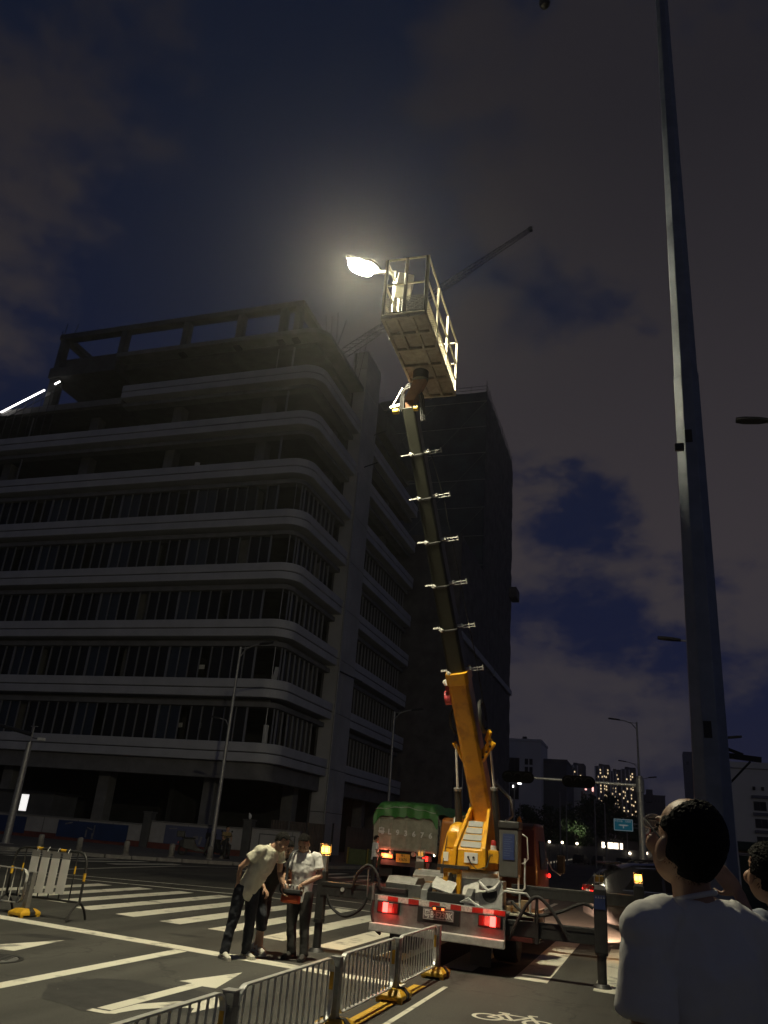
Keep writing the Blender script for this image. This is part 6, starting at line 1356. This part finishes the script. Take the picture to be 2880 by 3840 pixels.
# man in front, seen from behind
def bald_back(d): return (d.y < .42 - max(0, d.z) * .36 and d.z > -.10) or (d.z > -.55 and d.y < -.08) or (d.z > -.70 and d.y < -.40)
pF = person('balding man in glasses and a white T-shirt gazing up at the lamp, back turned', (.12, 2.76, 0), dict(
    pel=(.16, 2.80, .98), neck=(.112, 2.70, 1.550), head=(.100, 2.655, 1.700), f=(-.52, .85, 0), hf=(-.47, .70, .48),
    sL=(-.012, 2.60, 1.462), eL=(-.040, 2.60, 1.17), wL=(-.03, 2.72, .93), sR=(.275, 2.83, 1.462), eR=(.345, 2.86, 1.17), wR=(.31, 2.96, .94),
    hL=(.05, 2.78, .95), kL=(.05, 2.80, .52), aL=(.05, 2.78, .09), hR=(.23, 2.84, .95), kR=(.24, 2.86, .52), aR=(.25, 2.86, .09), fdL=(-.4, .9, 0), fdR=(-.2, .98, 0)),
    'tee_white', 'trousers', 'shoe_dark', sleeve=.70, hair=bald_back, hs=1.08, vox=.0048, svox=.0065, disp=.012, wide=.98, deep=1.0)
mrb = bpy.data.textures.new('shirt_fold', 'MARBLE'); mrb.noise_scale = .17; mrb.turbulence = 6.0; mrb.marble_type = 'SOFT'
for o in pF.children:
    if o.name.startswith('shirt'): d = o.modifiers.new('fold', 'DISPLACE'); d.texture = mrb; d.strength = .018; d.mid_level = .2; d.texture_coords = 'LOCAL'
mF = hframe((-.47, .70, .48)); hF = V((.100, 2.655, 1.700)) - V((.12, 2.76, 0)); qF = lambda x, y, z: hF + mF @ (V((x, y, z)) * 1.08)
gl = build('glasses', MB().tube([qF(-.078, -.012, .004), qF(-.079, .05, .012), qF(-.070, .098, .010)], .0022, 6).tube([qF(-.070, .098, .010), qF(-.012, .108, .006), qF(.012, .108, .006), qF(.070, .098, .010)], .0022, 6).tube([qF(.078, -.012, .004), qF(.079, .05, .012), qF(.070, .098, .010)], .0022, 6), 'black', pF, smooth=True)
for e in (-1, 1): build('lens_rim', MB().tube([qF(e * .040 + .028 * math.cos(a), .106, .0 + .022 * math.sin(a)) for a in [2 * math.pi * q / 18 for q in range(18)]], .002, 6, True), 'steel', gl, smooth=True); build('lens', MB().cyl(qF(e * .040, .1055, 0), qF(e * .040, .1065, 0), .024, 16), mat('lens_glass', (.8, .8, .8), .05, trans=.9), gl)
# man at the edge with a raised hand
pD = person('man in a pale blue shirt raising his hand to his brow', (.60, 4.42, 0), dict(
    pel=(.60, 4.45, .93), neck=(.57, 4.40, 1.47), head=(.515, 4.36, 1.625), f=(-.5, .85, 0), hf=(-.30, .85, .30),
    sL=(.44, 4.32, 1.40), eL=(.42, 4.10, 1.32), wL=(.375, 4.22, 1.53), sR=(.74, 4.50, 1.40), eR=(.80, 4.50, 1.13), wR=(.78, 4.58, .9),
    hL=(.52, 4.42, .90), kL=(.52, 4.44, .49), aL=(.52, 4.42, .09), hR=(.68, 4.48, .90), kR=(.69, 4.50, .49), aR=(.70, 4.50, .09), fdL=(-.5, .85, 0), fdR=(-.3, .95, 0)),
    'shirt_blue', 'trousers', 'shoe_dark', sleeve=.7, hs=1.08, disp=.016, hand=dict(L=dict(d=(-.62, .15, .72), pn=(.3, .7, -.4), side=1, curl=.15)))
# worker at the dump truck, seated man by the lamp
pE = person('man in a pale shirt and dark trousers standing by the dump truck tail', (-10.12, 31.2, 0), dict(
    pel=(-10.12, 31.2, .90), neck=(-10.10, 31.2, 1.42), head=(-10.08, 31.2, 1.56), f=(.8, .6, 0), hf=(.8, .6, -.1),
    sL=(-10.22, 31.34, 1.36), eL=(-10.20, 31.4, 1.10), wL=(-10.0, 31.4, 1.0), sR=(-10.0, 31.05, 1.36), eR=(-9.98, 31.0, 1.1), wR=(-9.85, 31.1, .98),
    hL=(-10.17, 31.28, .87), kL=(-10.15, 31.3, .48), aL=(-10.18, 31.3, .09), hR=(-10.07, 31.12, .87), kR=(-10.05, 31.1, .48), aR=(-10.10, 31.08, .09), fdL=(.9, .3, 0), fdR=(.9, .3, 0)), 'tee_white', 'trousers', 'shoe_dark', vox=.009, svox=.014)
pG = person('man in a tan shirt sitting on a stone bollard beside the street lamp', (-19.72, 37.0, .12), dict(
    pel=(-19.72, 37.0, .80), neck=(-19.62, 36.95, 1.30), head=(-19.58, 36.92, 1.45), f=(.8, -.6, 0), hf=(.85, -.5, -.05),
    sL=(-19.52, 37.10, 1.24), eL=(-19.40, 37.08, 1.0), wL=(-19.30, 36.85, .92), sR=(-19.74, 36.80, 1.24), eR=(-19.66, 36.70, 1.0), wR=(-19.45, 36.70, .92),
    hL=(-19.66, 37.06, .78), kL=(-19.32, 36.85, .70), aL=(-19.30, 36.78, .21), hR=(-19.74, 36.92, .78), kR=(-19.45, 36.66, .70), aR=(-19.40, 36.60, .21), fdL=(.8, -.6, 0), fdR=(.8, -.6, 0)), 'shirt_tan', 'trousers', 'shoe_dark', vox=.009, svox=.014)

# ================================================================= humid night air
hzm = bpy.data.materials.new('haze'); hzm.use_nodes = True; ht = hzm.node_tree
for n_ in list(ht.nodes):
    if n_.type != 'OUTPUT_MATERIAL': ht.nodes.remove(n_)
pvn = ht.nodes.new('ShaderNodeVolumePrincipled'); pvn.inputs['Color'].default_value = (.93, .93, .95, 1); pvn.inputs['Density'].default_value = HAZE; pvn.inputs['Anisotropy'].default_value = .84
ht.links.new(pvn.outputs[0], [n_ for n_ in ht.nodes if n_.type == 'OUTPUT_MATERIAL'][0].inputs['Volume'])
hb_ = build('haze', MB().span((-700, -700, -1.0), (700, 700, 118.0)), hzm); hb_['kind'] = 'stuff'
